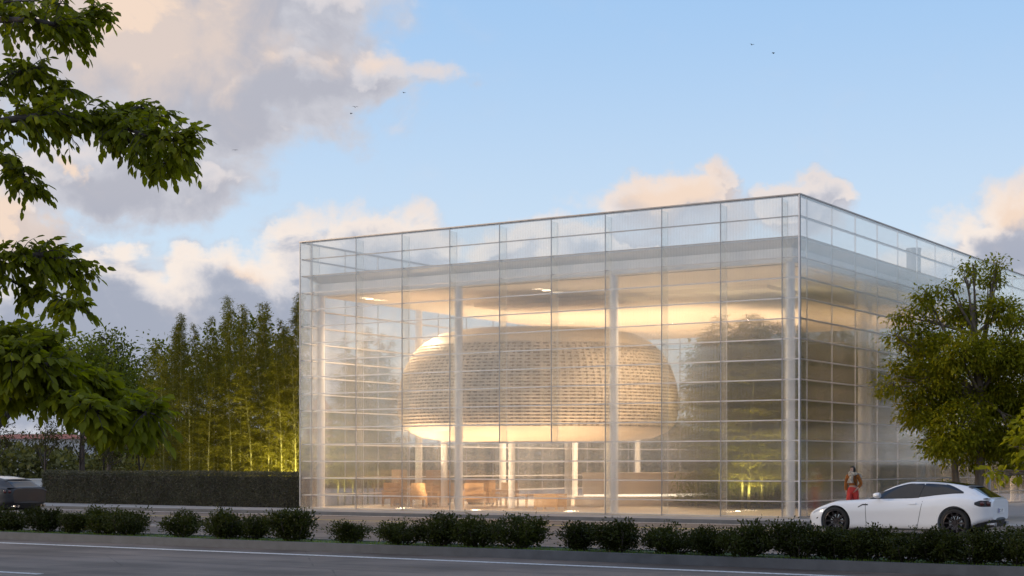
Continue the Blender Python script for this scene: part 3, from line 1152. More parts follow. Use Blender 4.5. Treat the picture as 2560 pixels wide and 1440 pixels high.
    def rear_win(u):
        x = w2 + (w3 - w2) * u
        xt = w2 + .10 + (w3 - w2 - .10) * u
        zb_ = beltz(x) + .01 + .035 * u * u
        top = cantz(xt) - .012
        k = max(0, (u - .45) / .55)
        zt_ = top + (zb_ + .004 - top) * (k ** 2.2)
        return x, zb_, xt, zt_
    def grow(fn, e):
        def g(u):
            a = fn(-.015 + 1.03 * u if 0 else u)
            return a[0] - e * (1 - 2 * u), a[1] - e, a[2] - e * (1 - 2 * u), a[3] + e
        return g
    side_patch('window_seal', grow(front_win, .016), M['dark'], .003)
    side_patch('window_seal', grow(rear_win, .016), M['dark'], .003)
    side_patch('side_window', front_win, M['car_glass'], .007)
    side_patch('side_window', rear_win, M['car_glass'], .007)
    top_patch('windscreen', pr['shield'][0], pr['shield'][1], 1.02, M['car_glass'], edge=.10)
    top_patch('rear_window', pr['rear'][0], pr['rear'][1], .93, M['car_glass'], edge=.0)
    if roofmat: top_patch('roof_panel', pr['roof'][0], pr['roof'][1], .80, roofmat)
    # shut lines
    d0, d1 = pr['door']
    def seam(xb_, xt_, z0, z1, wd=.006):
        side_patch('door_seam', lambda u: (xb_ + wd * (u * 2 - 1), z0, xt_ + wd * (u * 2 - 1), z1), M['dark'], .0015, nx=1, nz=10)
    seam(d0 - .33, d0 - .36, .24, float(f['zs'](d0 - .33)) - .02)
    seam(d1 + .02, d1 + .16, .26, float(f['zs'](d1 + .1)) - .01)
    side_patch('door_handle', lambda u: (d1 - .22 + .20 * u, .80, d1 - .22 + .20 * u, .826), paint, .022, nx=4, nz=2)
    side_patch('sill', lambda u: (1.40 + 2.05 * u, .155, 1.40 + 2.05 * u, .20), M['dark'], .004, nx=10, nz=2)
    if pr is GT:
        side_patch('side_vent', lambda u: (1.50 + .26 * u, .70 + .06 * min(1, u * 2.2), 1.50 + .26 * u, .722 + .07 * min(1, u * 2.2)), M['dark'], .004, nx=12, nz=2)
        # tail lip
        m2 = MB()
        vv, ff = [], []
        for i in range(13):
            t_ = i / 12 * 2 - 1
            yy = t_ * .80
            for (dx, dz) in ((-.10, .0), (.02, .018), (.03, .005), (-.08, -.02)):
                vv.append((4.86 + dx - .06 * t_ * t_, yy, .955 + dz))
        for i in range(12):
            for k in range(4):
                ff.append((i * 4 + k, i * 4 + (k + 1) % 4, (i + 1) * 4 + (k + 1) % 4, (i + 1) * 4 + k))
        m2.add(vv, ff).build('tail_lip', paint, c, True, 35)
        # roof spoiler
        vv, ff = [], []
        for i in range(13):
            t_ = i / 12 * 2 - 1
            x = 4.33
            yy = t_ * .57
            for (dx, dz) in ((-.12, .012), (.08, .012), (.09, -.004), (-.1, -.01)):
                vv.append((x + dx - .05 * t_ * t_, yy, top_z(x - .05, yy) + dz - (.012 if dx > 0 else 0)))
        for i in range(12):
            for k in range(4):
                ff.append((i * 4 + k, i * 4 + (k + 1) % 4, (i + 1) * 4 + (k + 1) % 4, (i + 1) * 4 + k))
        MB().add(vv, ff).build('roof_spoiler', M['dark'], c, True, 35)
    # tail lamps: dark housing with two round lenses each side
    for s in (-1, 1):
        hm = MB()
        vv, ff = [], []
        for i in range(9):
            x = 4.52 + .36 * i / 8
            zc = .835
            hh = .075 * min(1, .35 + i / 4)
            for j in range(5):
                z = zc - hh + 2 * hh * j / 4
                vv.append((x, s * (side_y(x, z) + .006), z))
        for i in range(8):
            for j in range(4):
                a = i * 5 + j
                q = (a, a + 5, a + 6, a + 1)
                ff.append(q if s < 0 else q[::-1])
        house = hm.add(vv, ff).build('taillight', M['dark'], c, True)
        for xo in (4.70, 4.83):
            z = .835
            y = side_y(xo, z)
            dx = .02
            nrm = Vector((side_y(xo - dx, z) - side_y(xo + dx, z), 2 * dx * 1.0, 0)).normalized()
            o_ = MB().lathe([(.0, .03), (.035, .028), (.055, .018), (.058, .0)], 20).build('lamp_lens', M['lamp_red'], house, True, 40)
            o_.location = (xo, s * (y + .004), z)
            o_.rotation_euler = Vector((nrm.x, s * nrm.y, 0)).to_track_quat('Z', 'Y').to_euler()
        # headlamp
        vv, ff = [], []
        for i in range(9):
            x = .22 + .42 * i / 8
            for j in range(4):
                z = float(f['zs'](x)) - .11 + .06 * j / 3 * (1 - i / 12)
                vv.append((x, s * (side_y(x, z) + .005), z))
        for i in range(8):
            for j in range(3):
                a = i * 4 + j
                q = (a, a + 4, a + 5, a + 1)
                ff.append(q if s < 0 else q[::-1])
        MB().add(vv, ff).build('headlight', M['lamp_clear'], c, True)
        # mirror
        xm = w0 + .30
        ym = side_y(xm, beltz(xm))
        mm = MB()
        vs_, fs_ = [], []
        for (dx, ry, rz) in ((-.10, .02, .02), (-.08, .075, .05), (-.02, .105, .068), (.05, .11, .07), (.08, .10, .06)):
            for k in range(12):
                a = 2 * math.pi * k / 12
                vs_.append((xm + dx, s * (ym + .17) + ry * math.cos(a), beltz(xm) + .075 + rz * math.sin(a)))
        for i in range(4):
            for k in range(12):
                fs_.append((i * 12 + k, (i + 1) * 12 + k, (i + 1) * 12 + (k + 1) % 12, i * 12 + (k + 1) % 12))
        fs_.append(tuple(range(12))); fs_.append(tuple(48 + k for k in range(11, -1, -1)))
        mir = mm.add(vs_, fs_).build('mirror', paint, c, True, 45)
        MB().tube([(xm - .02, s * (ym - .02), beltz(xm) + .01), (xm, s * (ym + .12), beltz(xm) + .04)], .018, 6).build('mirror_arm', M['dark'], mir)
    # lower rear valance
    vv, ff = [], []
    for i in range(15):
        t_ = i / 14 * 2 - 1
        yy = t_ * .86
        xx = 4.90 - .34 * t_ ** 4
        for (dx, z) in ((.0, .52 - .10 * t_ ** 4), (.05, .44), (-.02, .26), (-.5, .20)):
            vv.append((xx + dx, yy, z))
    for i in range(14):
        for k in range(3):
            ff.append((i * 4 + k, (i + 1) * 4 + k, (i + 1) * 4 + k + 1, i * 4 + k + 1))
    MB().add(vv, ff).build('rear_valance', M['dark'], c, True, 40)
    for s in (-1, 1):
        for q in (.50, .64):
            MB().tube([(4.70, s * q, .33), (4.945, s * q, .33)], .045, 14).build('exhaust_pipe', M['chrome'], c, True, 40)
    if plate:
        pl = MB().box(L_ + .012, L_ + .022, -.26, .26, .60, .715).build('number_plate', M['plate'], c)
        MB().box(L_ + .022, L_ + .025, -.258, -.205, .603, .712).build('plate_band', M['plate_blue'], pl)
        # three upright characters, as far as the photo shows them: C, I, Y shapes
        g = MB()
        X = L_ + .0235
        def stroke(a, b, w_=.011):
            a, b = Vector((0, *a)), Vector((0, *b))
            d_ = (b - a).normalized(); n_ = Vector((0, -d_.z, d_.y)) * w_ / 2
            q = [a - n_, b - n_, b + n_, a + n_]
            g.add([(X - .0013 + e, p.y, p.z) for e in (0, .0026) for p in q], [(3, 2, 1, 0), (4, 5, 6, 7), (0, 1, 5, 4), (1, 2, 6, 5), (2, 3, 7, 6), (3, 0, 4, 7)])
        for (a, b) in [((-.10, .69), (-.16, .69)), ((-.165, .692), (-.165, .622)), ((-.16, .624), (-.10, .624)), ((-.03, .692), (-.03, .622)), ((.06, .692), (.09, .66)), ((.12, .692), (.09, .66)), ((.09, .66), (.09, .622))]:
            stroke(a, b)
        g.build('plate_lettering', M['dark'], pl)
    # wheels
    for j, wx in enumerate(pr['wheels']):
        for s in (-1, 1):
            wl = bpy.data.objects.new('wheel', None)
            COL.objects.link(wl); wl.parent = c
            wr = pr['wr']
            wl.location = (wx, s * (.83 if j else .825), wr)
            wl.rotation_euler = (0, 0, 0 if s < 0 else R(180))
            pf = [(.272, .115), (.28, .122), (.31, .126), (.335, .12), (.352, .09), (.355, .04), (.355, -.06), (.345, -.11), (.31, -.124), (.272, -.118)]
            MB().lathe([(r * wr / .355, -h) for r, h in pf], 40, 'y').build('tyre', M['rubber'], wl, True, 50)
            rm = MB()
            rm.lathe([(.275, -.117), (.265, -.121), (.255, -.10), (.248, .02), (.21, .05), (.0, .05)], 36, 'y')
            for k in range(10):
                a = 2 * math.pi * k / 10
                ca, sa = math.cos(a), math.sin(a)
                q = []
                for (r, hwid, y) in ((.045, .020, -.085), (.15, .017, -.098), (.259, .021, -.112)):
                    for e in (-1, 1):
                        for dy in (0, .03):
                            q.append((ca * r - sa * hwid * e, y + dy, sa * r + ca * hwid * e))
                fq = []
                for b_ in (0, 4):
                    fq += [(b_, b_ + 4, b_ + 6, b_ + 2), (b_ + 1, b_ + 3, b_ + 7, b_ + 5), (b_, b_ + 1, b_ + 5, b_ + 4), (b_ + 2, b_ + 6, b_ + 7, b_ + 3)]
                rm.add(q, fq)
            rm.lathe([(.0, -.10), (.05, -.098), (.06, -.08), (.06, -.03)], 20, 'y')
            rm.build('rim', M['rim'], wl, True, 35)
            MB().lathe([(.0, .03), (.17, .03), (.17, .018), (.06, .012)], 28, 'y').build('brake_disc', M['chrome'], wl, True, 40)
    return c


WC = to_street(P(0, HORY, 1))  # unused origin check
a = on_street(2042, -6.95)
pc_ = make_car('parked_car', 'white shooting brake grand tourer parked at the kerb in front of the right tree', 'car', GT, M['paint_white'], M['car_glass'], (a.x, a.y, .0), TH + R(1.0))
pc_.scale = (.962, 1, 1)
a = on_street(74, -8.6)
b = to_street(a)
w = S(b[0] - 4.92, -8.6)
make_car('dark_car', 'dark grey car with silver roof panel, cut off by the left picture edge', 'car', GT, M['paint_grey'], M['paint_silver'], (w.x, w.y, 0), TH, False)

# ------------------------------------------------------------------ the person
M['skin'] = pbr('skin', (.56, .36, .27), .55, var=.05)
M['hair'] = pbr('black_hair', (.008, .008, .010), .4, var=.1, scale=30, stretch=(4, 4, .4))
M['knit'] = pbr('rust_knit', (.38, .125, .022), .9, var=.18, scale=14, bump=.5, bscale=90)
M['trouser'] = pbr('red_trousers', (.62, .050, .040), .75, var=.2, scale=7, bump=.5, bscale=14, stretch=(2, 2, .6))
M['scarf'] = pbr('cream_scarf', (.60, .53, .44), .9, var=.28, scale=18, bump=.5, bscale=60)
M['shoe'] = pbr('dark_shoe', (.02, .018, .018), .5)


def skin_obj(name, joints, edges, mat, parent, sub=2, root=0, smooth=True):
    me = bpy.data.meshes.new(name)
    me.from_pydata([j[:3] for j in joints], edges, [])
    o = bpy.data.objects.new(name, me)
    COL.objects.link(o)
    o.modifiers.new('skin', 'SKIN').use_smooth_shade = True
    for i, j in enumerate(joints):
        sv = me.skin_vertices[0].data[i]
        r = j[3]
        sv.radius = (r, r) if not isinstance(r, tuple) else r
        sv.use_root = (i == root)
    sm = o.modifiers.new('sub', 'SUBSURF'); sm.levels = sm.render_levels = sub
    dg = bpy.context.evaluated_depsgraph_get()
    new = bpy.data.meshes.new_from_object(o.evaluated_get(dg))
    bpy.data.objects.remove(o)
    new.name = name
    new.shade_smooth()
    if new.materials: new.materials.clear()
    return link(name, new, parent, mat)


pp = P(2132, HORY, 51.3)
pe = thing('person', 'person in rust sweater, red trousers and cream scarf walking behind the white car', 'person', (pp.x, pp.y, .1), math.atan2(-pp.x, pp.y) * 1.0 - R(8))
PH = 1.59 / 1.68
# x to the picture's right, -y towards the viewer; weight on the leg at the right, the other leg forward
J = []
def j(x, y, z, r):
    J.append((x * PH, y * PH, z * PH, r)); return len(J) - 1
pel = j(0, 0, .95, .13)
wst = j(0, 0, 1.08, .105); chs = j(0, -.01, 1.26, .125); clv = j(0, 0, 1.40, .075); nek = j(-.005, -.005, 1.47, .05); hd0 = j(-.012, -.02, 1.545, .073); hd1 = j(-.008, -.012, 1.615, .082); hd2 = j(-.003, .0, 1.665, .05)
E = [(pel, wst), (wst, chs), (chs, clv), (clv, nek), (nek, hd0), (hd0, hd1), (hd1, hd2)]
arms = {}
for s, el_, wr_ in ((-1, (-.225, .01, 1.12), (-.215, -.04, .88)), (1, (.285, .02, 1.12), (.165, -.10, .95))):
    sh = j(.165 * s, 0, 1.375, .058); e_ = j(*el_, .042); w_ = j(*wr_, .030)
    E += [(clv, sh), (sh, e_), (e_, w_)]
    hp = Vector(wr_)
    dirv = (Vector(wr_) - Vector(el_)).normalized()
    palm = j(*(hp + dirv * .055), .034)
    E.append((w_, palm))
    for k in range(4):
        o_ = Vector((0, (-.027 + .018 * k), 0))
        fl = (.075, .085, .08, .062)[k]
        p1 = j(*(hp + dirv * .10 + o_), .0095)
        p2 = j(*(hp + dirv * (.10 + fl * .55) + o_ + Vector((-s * .012, 0, 0))), .0085)
        p3 = j(*(hp + dirv * (.10 + fl) + o_ + Vector((-s * .035, 0, 0))), .0075)
        E += [(palm, p1), (p1, p2), (p2, p3)]
    t1 = j(*(hp + dirv * .055 + Vector((-s * .02, -.045, 0))), .011); t2 = j(*(hp + dirv * .09 + Vector((-s * .03, -.062, 0))), .009)
    E += [(palm, t1), (t1, t2)]
for s, kn, an in ((-1, (-.10, -.12, .50), (-.11, -.10, .09)), (1, (.10, .0, .50), (.11, .12, .10))):
    hp = j(.085 * s, 0, .88, .085); k_ = j(*kn, .055); a_ = j(*an, .038); t_ = j(an[0], an[1] - .13, an[2] - .055, .03)
    E += [(pel, hp), (hp, k_), (k_, a_), (a_, t_)]
skin_obj('body', J, E, M['skin'], pe, 2)
# face: nose, mouth, eyes (head turned to the picture's left)
def blob(name, c, r, mat, sc=(1, 1, 1)):
    o = MB().lathe([(0, -r)] + [(r * math.cos(a), r * math.sin(a)) for a in np.linspace(-1.3, 1.3, 7)] + [(0, r)], 12).build(name, mat, pe, True)
    o.location = tuple(v * PH for v in c); o.scale = sc
    return o
hdc = Vector((-.010, -.016, 1.575))
fd = Vector((-.75, -.66, 0))
sd = Vector((-.66, .75, 0))
blob('nose', hdc + fd * .088 + Vector((0, 0, -.005)), .014, M['skin'], (1, 1, 1.5))
blob('mouth', hdc + fd * .078 + Vector((0, 0, -.042)), .014, M['lamp_red'], (1, 1, .35))
for s in (-1, 1):
    blob('eye', hdc + fd * .074 + sd * s * .03 + Vector((0, 0, .022)), .0095, M['hair'], (1, 1, .6))
# hair: cap that leaves the face free and falls to the collar
hv, hf = [], []
nu, nv = 20, 12
hc = Vector((-.002, .004, 1.60))
for i in range(nv + 1):
    ph = math.pi * (.0 + .86 * i / nv)
    for k in range(nu):
        a = 2 * math.pi * k / nu
        d_ = Vector((math.sin(ph) * math.cos(a), math.sin(ph) * math.sin(a), math.cos(ph)))
        r = .102
        fr = d_.dot(fd)
        p = hc + Vector((d_.x * r, d_.y * r, d_.z * .112))
        if d_.z < -.1:
            p = hc + Vector((d_.x * r * 1.05, d_.y * r * 1.05, -.01 + d_.z * .16))
        if fr > .42 and d_.z < .62:          # face opening
            p -= fd * (.062 + .05 * (fr - .42))
        hv.append(tuple(v * PH for v in p))
for i in range(nv):
    for k in range(nu):
        hf.append((i * nu + k, (i + 1) * nu + k, (i + 1) * nu + (k + 1) % nu, i * nu + (k + 1) % nu))
MB().add(hv, hf).build('hair', M['hair'], pe, True)
# sweater
J = []
a0 = j(0, 0, 1.02, (.150, .115)); a1 = j(0, 0, 1.10, (.150, .118)); a2 = j(0, -.01, 1.27, (.165, .13)); a3 = j(0, 0, 1.385, (.11, .09)); a4 = j(0, 0, 1.44, .068)
E = [(a0, a1), (a1, a2), (a2, a3), (a3, a4)]
for s, el_, wr_ in ((-1, (-.232, .01, 1.12), (-.222, -.04, .87)), (1, (.29, .02, 1.12), (.185, -.085, .975))):
    b0 = j(.165 * s, 0, 1.365, .078); b1 = j(*el_, .062); b2 = j(*wr_, .052)
    E += [(a3, b0), (b0, b1), (b1, b2)]
skin_obj('sweater', J, E, M['knit'], pe, 2)
# trousers: wide legs
J = []
a0 = j(0, 0, 1.055, (.128, .10)); a1 = j(0, 0, .97, (.155, .125)); 
E = [(a0, a1)]
for s, kn, an in ((-1, (-.105, -.12, .52), (-.115, -.10, .12)), (1, (.105, .0, .52), (.12, .12, .13))):
    b0 = j(.088 * s, -.01, .84, .118); b1 = j(*kn, .105); b2 = j(*an, .098)
    E += [(a1, b0), (b0, b1), (b1, b2)]
skin_obj('trousers', J, E, M['trouser'], pe, 2)
for an in ((-.115, -.10, .04), (.12, .12, .04)):
    vv = [Vector((an[0] + x, an[1] + y, 0)) for x, y in ((-.042, .07), (.042, .07), (.05, -.06), (.035, -.17), (-.035, -.17), (-.05, -.06))]
    MB().prism([(v.x * PH, v.y * PH) for v in vv], .0, .075).build('shoe', M['shoe'], pe)
# scarf: a thick loop, one end down the chest, one thrown over the shoulder
loop = [(.10 * math.cos(a) - .005, .085 * math.sin(a) - .02, 1.455 + .02 * math.sin(a * 2) - .02 * math.sin(a)) for a in np.linspace(0, 2 * math.pi, 17)]
sm = MB()
sm.tube([tuple(v * PH for v in p) for p in loop], .052, 10, False)
loop2 = [(.115 * math.cos(a) + .01, .10 * math.sin(a) - .03, 1.42 + .03 * math.cos(a)) for a in np.linspace(0, 2 * math.pi, 17)]
sm.tube([tuple(v * PH for v in p) for p in loop2], .045, 10, False)
sc = sm.build('scarf', M['scarf'], pe, True)
def ribbon(pts, w0_, w1_, th=.018):
    q = MB()
    vs_, fs_ = [], []
    n = len(pts)
    for i, p in enumerate(pts):
        p = Vector(p) * PH
        w_ = w0_ + (w1_ - w0_) * i / (n - 1)
        for (sx, sy) in ((-1, 0), (0, -1), (1, 0), (0, 1)):
            vs_.append((p.x + sx * w_, p.y + sy * th, p.z + (.3 * w_ * sx if 0 else 0)))
    for i in range(n - 1):
        for k in range(4):
            fs_.append((i * 4 + k, i * 4 + (k + 1) % 4, (i + 1) * 4 + (k + 1) % 4, (i + 1) * 4 + k))
    fs_.append((0, 1, 2, 3)); fs_.append(tuple((n - 1) * 4 + k for k in (3, 2, 1, 0)))
    return q.add(vs_, fs_)
ribbon([(0.02, -.13, 1.42), (-.02, -.155, 1.36), (-.045, -.165, 1.28), (-.06, -.16, 1.19), (-.065, -.155, 1.14)], .04, .115).build('scarf_end', M['scarf'], sc, True)
ribbon([(.06, -.06, 1.47), (.14, -.02, 1.485), (.20, .02, 1.45), (.245, .04, 1.37), (.27, .05, 1.31)], .035, .055, .03).build('scarf_end', M['scarf'], sc, True)
# bag strap and bag on the far side
MB().tube([tuple(v * PH for v in p) for p in [(.12, -.09, 1.42), (.10, -.145, 1.30), (.09, -.15, 1.18), (.13, -.10, 1.04)]], .012, 6).build('bag_strap', M['shoe'], pe, True)

# ------------------------------------------------------------------ plants
def curve_pts(a, b, bend, n=7, sag=0.0):
    a, b = Vector(a), Vector(b)
    out = []
    for i in range(n):
        t = i / (n - 1)
        p = a.lerp(b, t) + Vector(bend) * math.sin(math.pi * t) + Vector((0, 0, -sag * t * t))
        out.append(p)
    return out


def clusters_to_leaves(name, centers, outs, per, spread, length, ratio, fold, shape, mat, parent, droop=.5, jitter=.6):
    """leaf sprays: PER leaves round every centre, pointing outwards and down"""
    centers = np.array(centers, dtype=float); outs = np.array(outs, dtype=float)
    n = len(centers)
    c = np.repeat(centers, per, 0); o = np.repeat(outs, per, 0)
    off = RNG.normal(size=(n * per, 3)) * np.array([1, 1, .62]) * spread
    pos = c + off
    d = unit(o * .7 + RNG.normal(size=pos.shape) * jitter + np.array([0, 0, -droop]) + off / max(spread, 1e-6) * .35)
    nr = unit(np.array([0, 0, 1.0]) + RNG.normal(size=pos.shape) * .55)
    L = length * RNG.uniform(.65, 1.2, len(pos))
    me = leaf_mesh(name, pos, d, nr, L, L * ratio, fold, shape, .12)
    return link(name, me, parent, mat)


def tree(name, label, base, trunk_top, lobes, per_area, leaf, mat, bark, r0, group=None, per=16, spread=.22, ratio=.5, shape='ovate', droop=.45, limbs=True, lean=(0, 0, 0), forks=1, squash=1.0, hollow=.25):
    """lobes: world (x, y, z, r); trunk and limbs reach into them, leaf sprays fill them unevenly"""
    t = thing(name, label, 'tree', base, 0, group)
    b = Vector(base)
    tb = MB()
    top = Vector(trunk_top) - b
    trunk = curve_pts((0, 0, -.05), top, Vector(lean) + Vector((random.uniform(-.1, .1), random.uniform(-.1, .1), 0)), 8)
    tb.tube(trunk, [r0 * (1.25 if i == 0 else 1 - .55 * i / 7) for i in range(8)], 9)
    tb.build('trunk', bark, t, True)
    lb = MB()
    cs, os_ = [], []
    for (x, y, z, r) in lobes:
        c = Vector((x, y, z)) - b
        if limbs:
            st = trunk[random.randint(4, 7)]
            if c.z < st.z: st = trunk[4]
            pts = curve_pts(st, c, (random.uniform(-.15, .15) * r, random.uniform(-.15, .15) * r, random.uniform(-.1, .25) * r), 6)
            lb.tube(pts, [r0 * .42 * (1 - .75 * i / 5) for i in range(6)], 6)
            for q in range(6):
                d = Vector(RNG.normal(size=3)); d.z = abs(d.z) * .8; d.normalize()
                e = c + d * r * random.uniform(.6, .95)
                lb.tube(curve_pts(pts[random.randint(2, 5)], e, (0, 0, random.uniform(-.05, .15) * r), 4), [r0 * .16, r0 * .13, r0 * .09, r0 * .04], 5)
        k = max(3, int(per_area * r * r))
        dd = rnd_dir(k)
        rad = r * (hollow + (1 - hollow) * RNG.random(k) ** .5) * RNG.uniform(.85, 1.12, k)
        pts = np.array(c) + dd * rad[:, None] * np.array([1, 1, squash])
        cs.append(pts); os_.append(dd)
    if limbs:
        tag(lb.build('branches', bark, t, True), kind='stuff')
    cs, os_ = np.concatenate(cs), np.concatenate(os_)
    # uneven: drop sprays where a coarse random field is low
    ph = RNG.uniform(0, 6, 3)
    w = cs * (2.2 / max(.6, np.mean([l[3] for l in lobes])))
    fld = np.sin(w[:, 0] + ph[0]) + np.sin(w[:, 1] * 1.2 + ph[1]) + np.sin(w[:, 2] * 1.4 + ph[2]) + RNG.normal(0, .5, len(cs))
    keep = fld > -1.25
    clusters_to_leaves('crown', cs[keep], os_[keep], per, spread, leaf, ratio, .12, shape, mat, t, droop)
    return t


# --- the shade tree at the left edge: trunk outside the picture, boughs reach in
D0 = 16.0
troot = P(-620, HORY, D0)
nt = thing('shade_tree', 'big dark leaved tree at the left edge, its boughs hanging into the sky', 'tree', (troot.x, troot.y, 0))
tv = Vector((troot.x, troot.y, 0))
tb = MB()
tb.tube(curve_pts((0, 0, -.1), (.3, .2, 7.5), (.25, 0, 0), 10), [.26, .22, .2, .19, .18, .165, .15, .13, .1, .07], 12)
tb.build('trunk', M['bark_dark'], nt, True)
boughs = [  # photo polyline, spread radius in pixels, twigs, depth offset
    ([(-620, 250), (-260, 60), (-40, 50), (90, 50), (190, 75), (255, 25)], 62, 105, 0.0),
    ([(-260, 60), (-60, 10), (80, 0), (170, 10)], 46, 50, 0.5),
    ([(-620, 500), (-300, 380), (-80, 318), (70, 292), (180, 285), (280, 312), (390, 345), (490, 362)], 66, 190, -.2),
    ([(70, 292), (130, 225), (185, 222)], 46, 44, .2),
    ([(-80, 318), (20, 180), (110, 168)], 54, 64, .1),
    ([(280, 312), (335, 262), (415, 292)], 40, 44, .2),
    ([(300, 330), (380, 405), (440, 410)], 42, 46, -.1),
    ([(-80, 318), (-10, 400), (60, 425), (70, 475)], 50, 60, .3),
    ([(-620, 700), (-300, 660), (-60, 650), (80, 632), (150, 645), (215, 705)], 60, 125, 0),
    ([(-60, 650), (60, 720), (150, 740), (195, 770)], 46, 52, -.2),
    ([(-620, 740), (-300, 830), (-60, 880), (90, 905), (210, 950), (300, 1015), (385, 1035)], 68, 260, -1.4),
    ([(-300, 850), (-60, 840), (60, 850), (120, 870)], 60, 130, -1.0),
    ([(90, 930), (190, 930), (250, 965)], 48, 80, -1.2),
    ([(-60, 880), (60, 950), (160, 980), (240, 1030), (320, 1075)], 50, 110, -1.6),
    ([(-60, 880), (-20, 970), (30, 1000)], 44, 40, -1.5),
    # the rest of the crown, outside the picture
    ([(-620, 120), (-800, -40), (-1040, -120)], 90, 110, .4),
    ([(-620, -40), (-610, -330), (-560, -600)], 100, 130, 0),
    ([(-620, 320), (-860, 250), (-1130, 280)], 80, 110, -.5),
    ([(-620, 0), (-480, -250), (-330, -420)], 90, 120, .6),
    ([(-620, 620), (-860, 580), (-1080, 640)], 80, 100, .3),
    ([(-620, 220), (-560, 60), (-520, -80)], 80, 90, 2.2),
    ([(-620, 480), (-700, 380), (-760, 320)], 80, 90, 2.4),
    ([(-620, 60), (-720, -160), (-860, -360)], 95, 120, -1.4),
]
bw = MB()
LP, LD, LN, LL = [], [], [], []
for (pl, rad, ntw, dz) in boughs:
    dpt = D0 + dz
    mpx = dpt / FPX
    pts = [P(x, y, dpt + .5 * math.sin(i * 1.7)) for i, (x, y) in enumerate(pl)]
    pts = [p - tv for p in pts]
    if pl[0][0] == -620:                       # boughs leave the trunk's axis
        tz = min(1, pts[0].z / 7.5)
        pts[0] = Vector((.3 * tz + .25 * math.sin(math.pi * tz), .2 * tz, pts[0].z))
        if pl[-1][0] > -300: ntw = int(ntw * 1.3)
    # smooth the polyline
    fine = []
    for i in range(len(pts) - 1):
        for s in range(5):
            fine.append(pts[i].lerp(pts[i + 1], s / 5))
    fine.append(pts[-1])
    for _ in range(3):
        fine = [fine[0]] + [(fine[i - 1] + fine[i] * 2 + fine[i + 1]) / 4 for i in range(1, len(fine) - 1)] + [fine[-1]]
    n = len(fine)
    r0 = .055 if len(pl) > 5 else .022
    bw.tube(fine, [r0 * (1 - .86 * i / (n - 1)) for i in range(n)], 7)
    vis0 = next((i for i, p in enumerate(fine) if (p.x + tv.x) / dpt * FPX + CXP > -430), 0)
    for q in range(ntw):
        f = random.random() ** .8
        i = min(n - 1, int(vis0 + f * (n - 1 - vis0)))
        p = fine[i]
        tdir = (fine[min(i + 1, n - 1)] - fine[max(i - 1, 0)]).normalized()
        side = Vector(RNG.normal(size=3)); side = (side - tdir * side.dot(tdir)).normalized()
        d = (side + tdir * random.uniform(.2, 1.1) + Vector((0, 0, .12))).normalized()
        ln = rad * mpx * random.uniform(.55, 1.35)
        e = p + d * ln + Vector((0, 0, -.28 * ln))
        tw = curve_pts(p, e, (0, 0, .12 * ln), 5)
        bw.tube(tw, [.006, .005, .004, .003, .002], 4, False)
        nl = random.randint(6, 10)
        for k in range(nl):
            u = .22 + .78 * k / (nl - 1)
            j = u * 4
            a = tw[min(4, int(j))].lerp(tw[min(4, int(j) + 1)], j - int(j))
            ax = (tw[4] - tw[0]).normalized()
            sd = ax.cross(Vector((0, 0, 1)))
            sd = sd.normalized() if sd.length > .01 else Vector((1, 0, 0))
            sg = 1 if k % 2 else -1
            dl = (sd * sg * random.uniform(.3, .8) + ax * random.uniform(.25, .8) + Vector((0, 0, -random.uniform(.1, .9))))
            if k == nl - 1: dl = ax + Vector((0, 0, -.5))
            LP.append(a); LD.append(dl)
            LN.append(Vector((0, -.35, 1)) + Vector(RNG.normal(size=3)) * .6)
            LL.append(random.uniform(.075, .12) * (1.15 if dz < -.9 else 1))
tag(bw.build('branches', M['bark_dark'], nt, True), kind='stuff')
LL = np.array(LL)
me = leaf_mesh('crown', np.array(LP, dtype=float), np.array(LD, dtype=float), np.array(LN, dtype=float), LL, LL * RNG.uniform(.52, .66, len(LL)), .10, 'ovate', .10)
link('crown', me, nt, M['leaf_near'])

# --- street trees on the right
def plobes(lst, depth, jit, mul=1.0):
    out = []
    for (x, y, r) in lst:
        p = P(x, y, depth + random.uniform(-jit, jit))
        out.append((p.x, p.y, p.z, r / FPX * depth * mul))
    return out


rt_depth = 50.5
lob = [(2432, 668, 18), (2492, 664, 20), (2420, 700, 30), (2478, 700, 26), (2372, 725, 30), (2318, 750, 34), (2395, 790, 46), (2495, 775, 44), (2545, 800, 34), (2255, 790, 26), (2240, 838, 30), (2310, 850, 62),
       (2400, 880, 80), (2500, 890, 85), (2260, 925, 44), (2330, 950, 78), (2430, 975, 92), (2540, 980, 90), (2235, 965, 34), (2310, 1025, 66), (2400, 1065, 84), (2500, 1075, 88),
       (2360, 1110, 58), (2450, 1130, 62), (2560, 1100, 80), (2620, 900, 110), (2640, 1020, 110), (2395, 1165, 34), (2545, 1160, 40)]
base = P(2442, HORY, rt_depth); base.z = .1
top = P(2430, 760, rt_depth)
rt = tree('street_tree', 'yellow green leafy street tree standing behind the white car by the right glass wall', base, top, plobes(lob, rt_depth, .8, .97), 150, .14, M['leaf_right'], M['bark'], .155, 'street trees on the right', per=30, spread=.19, ratio=.46, lean=(.12, 0, 0), droop=.55, squash=.74, shape='blade')
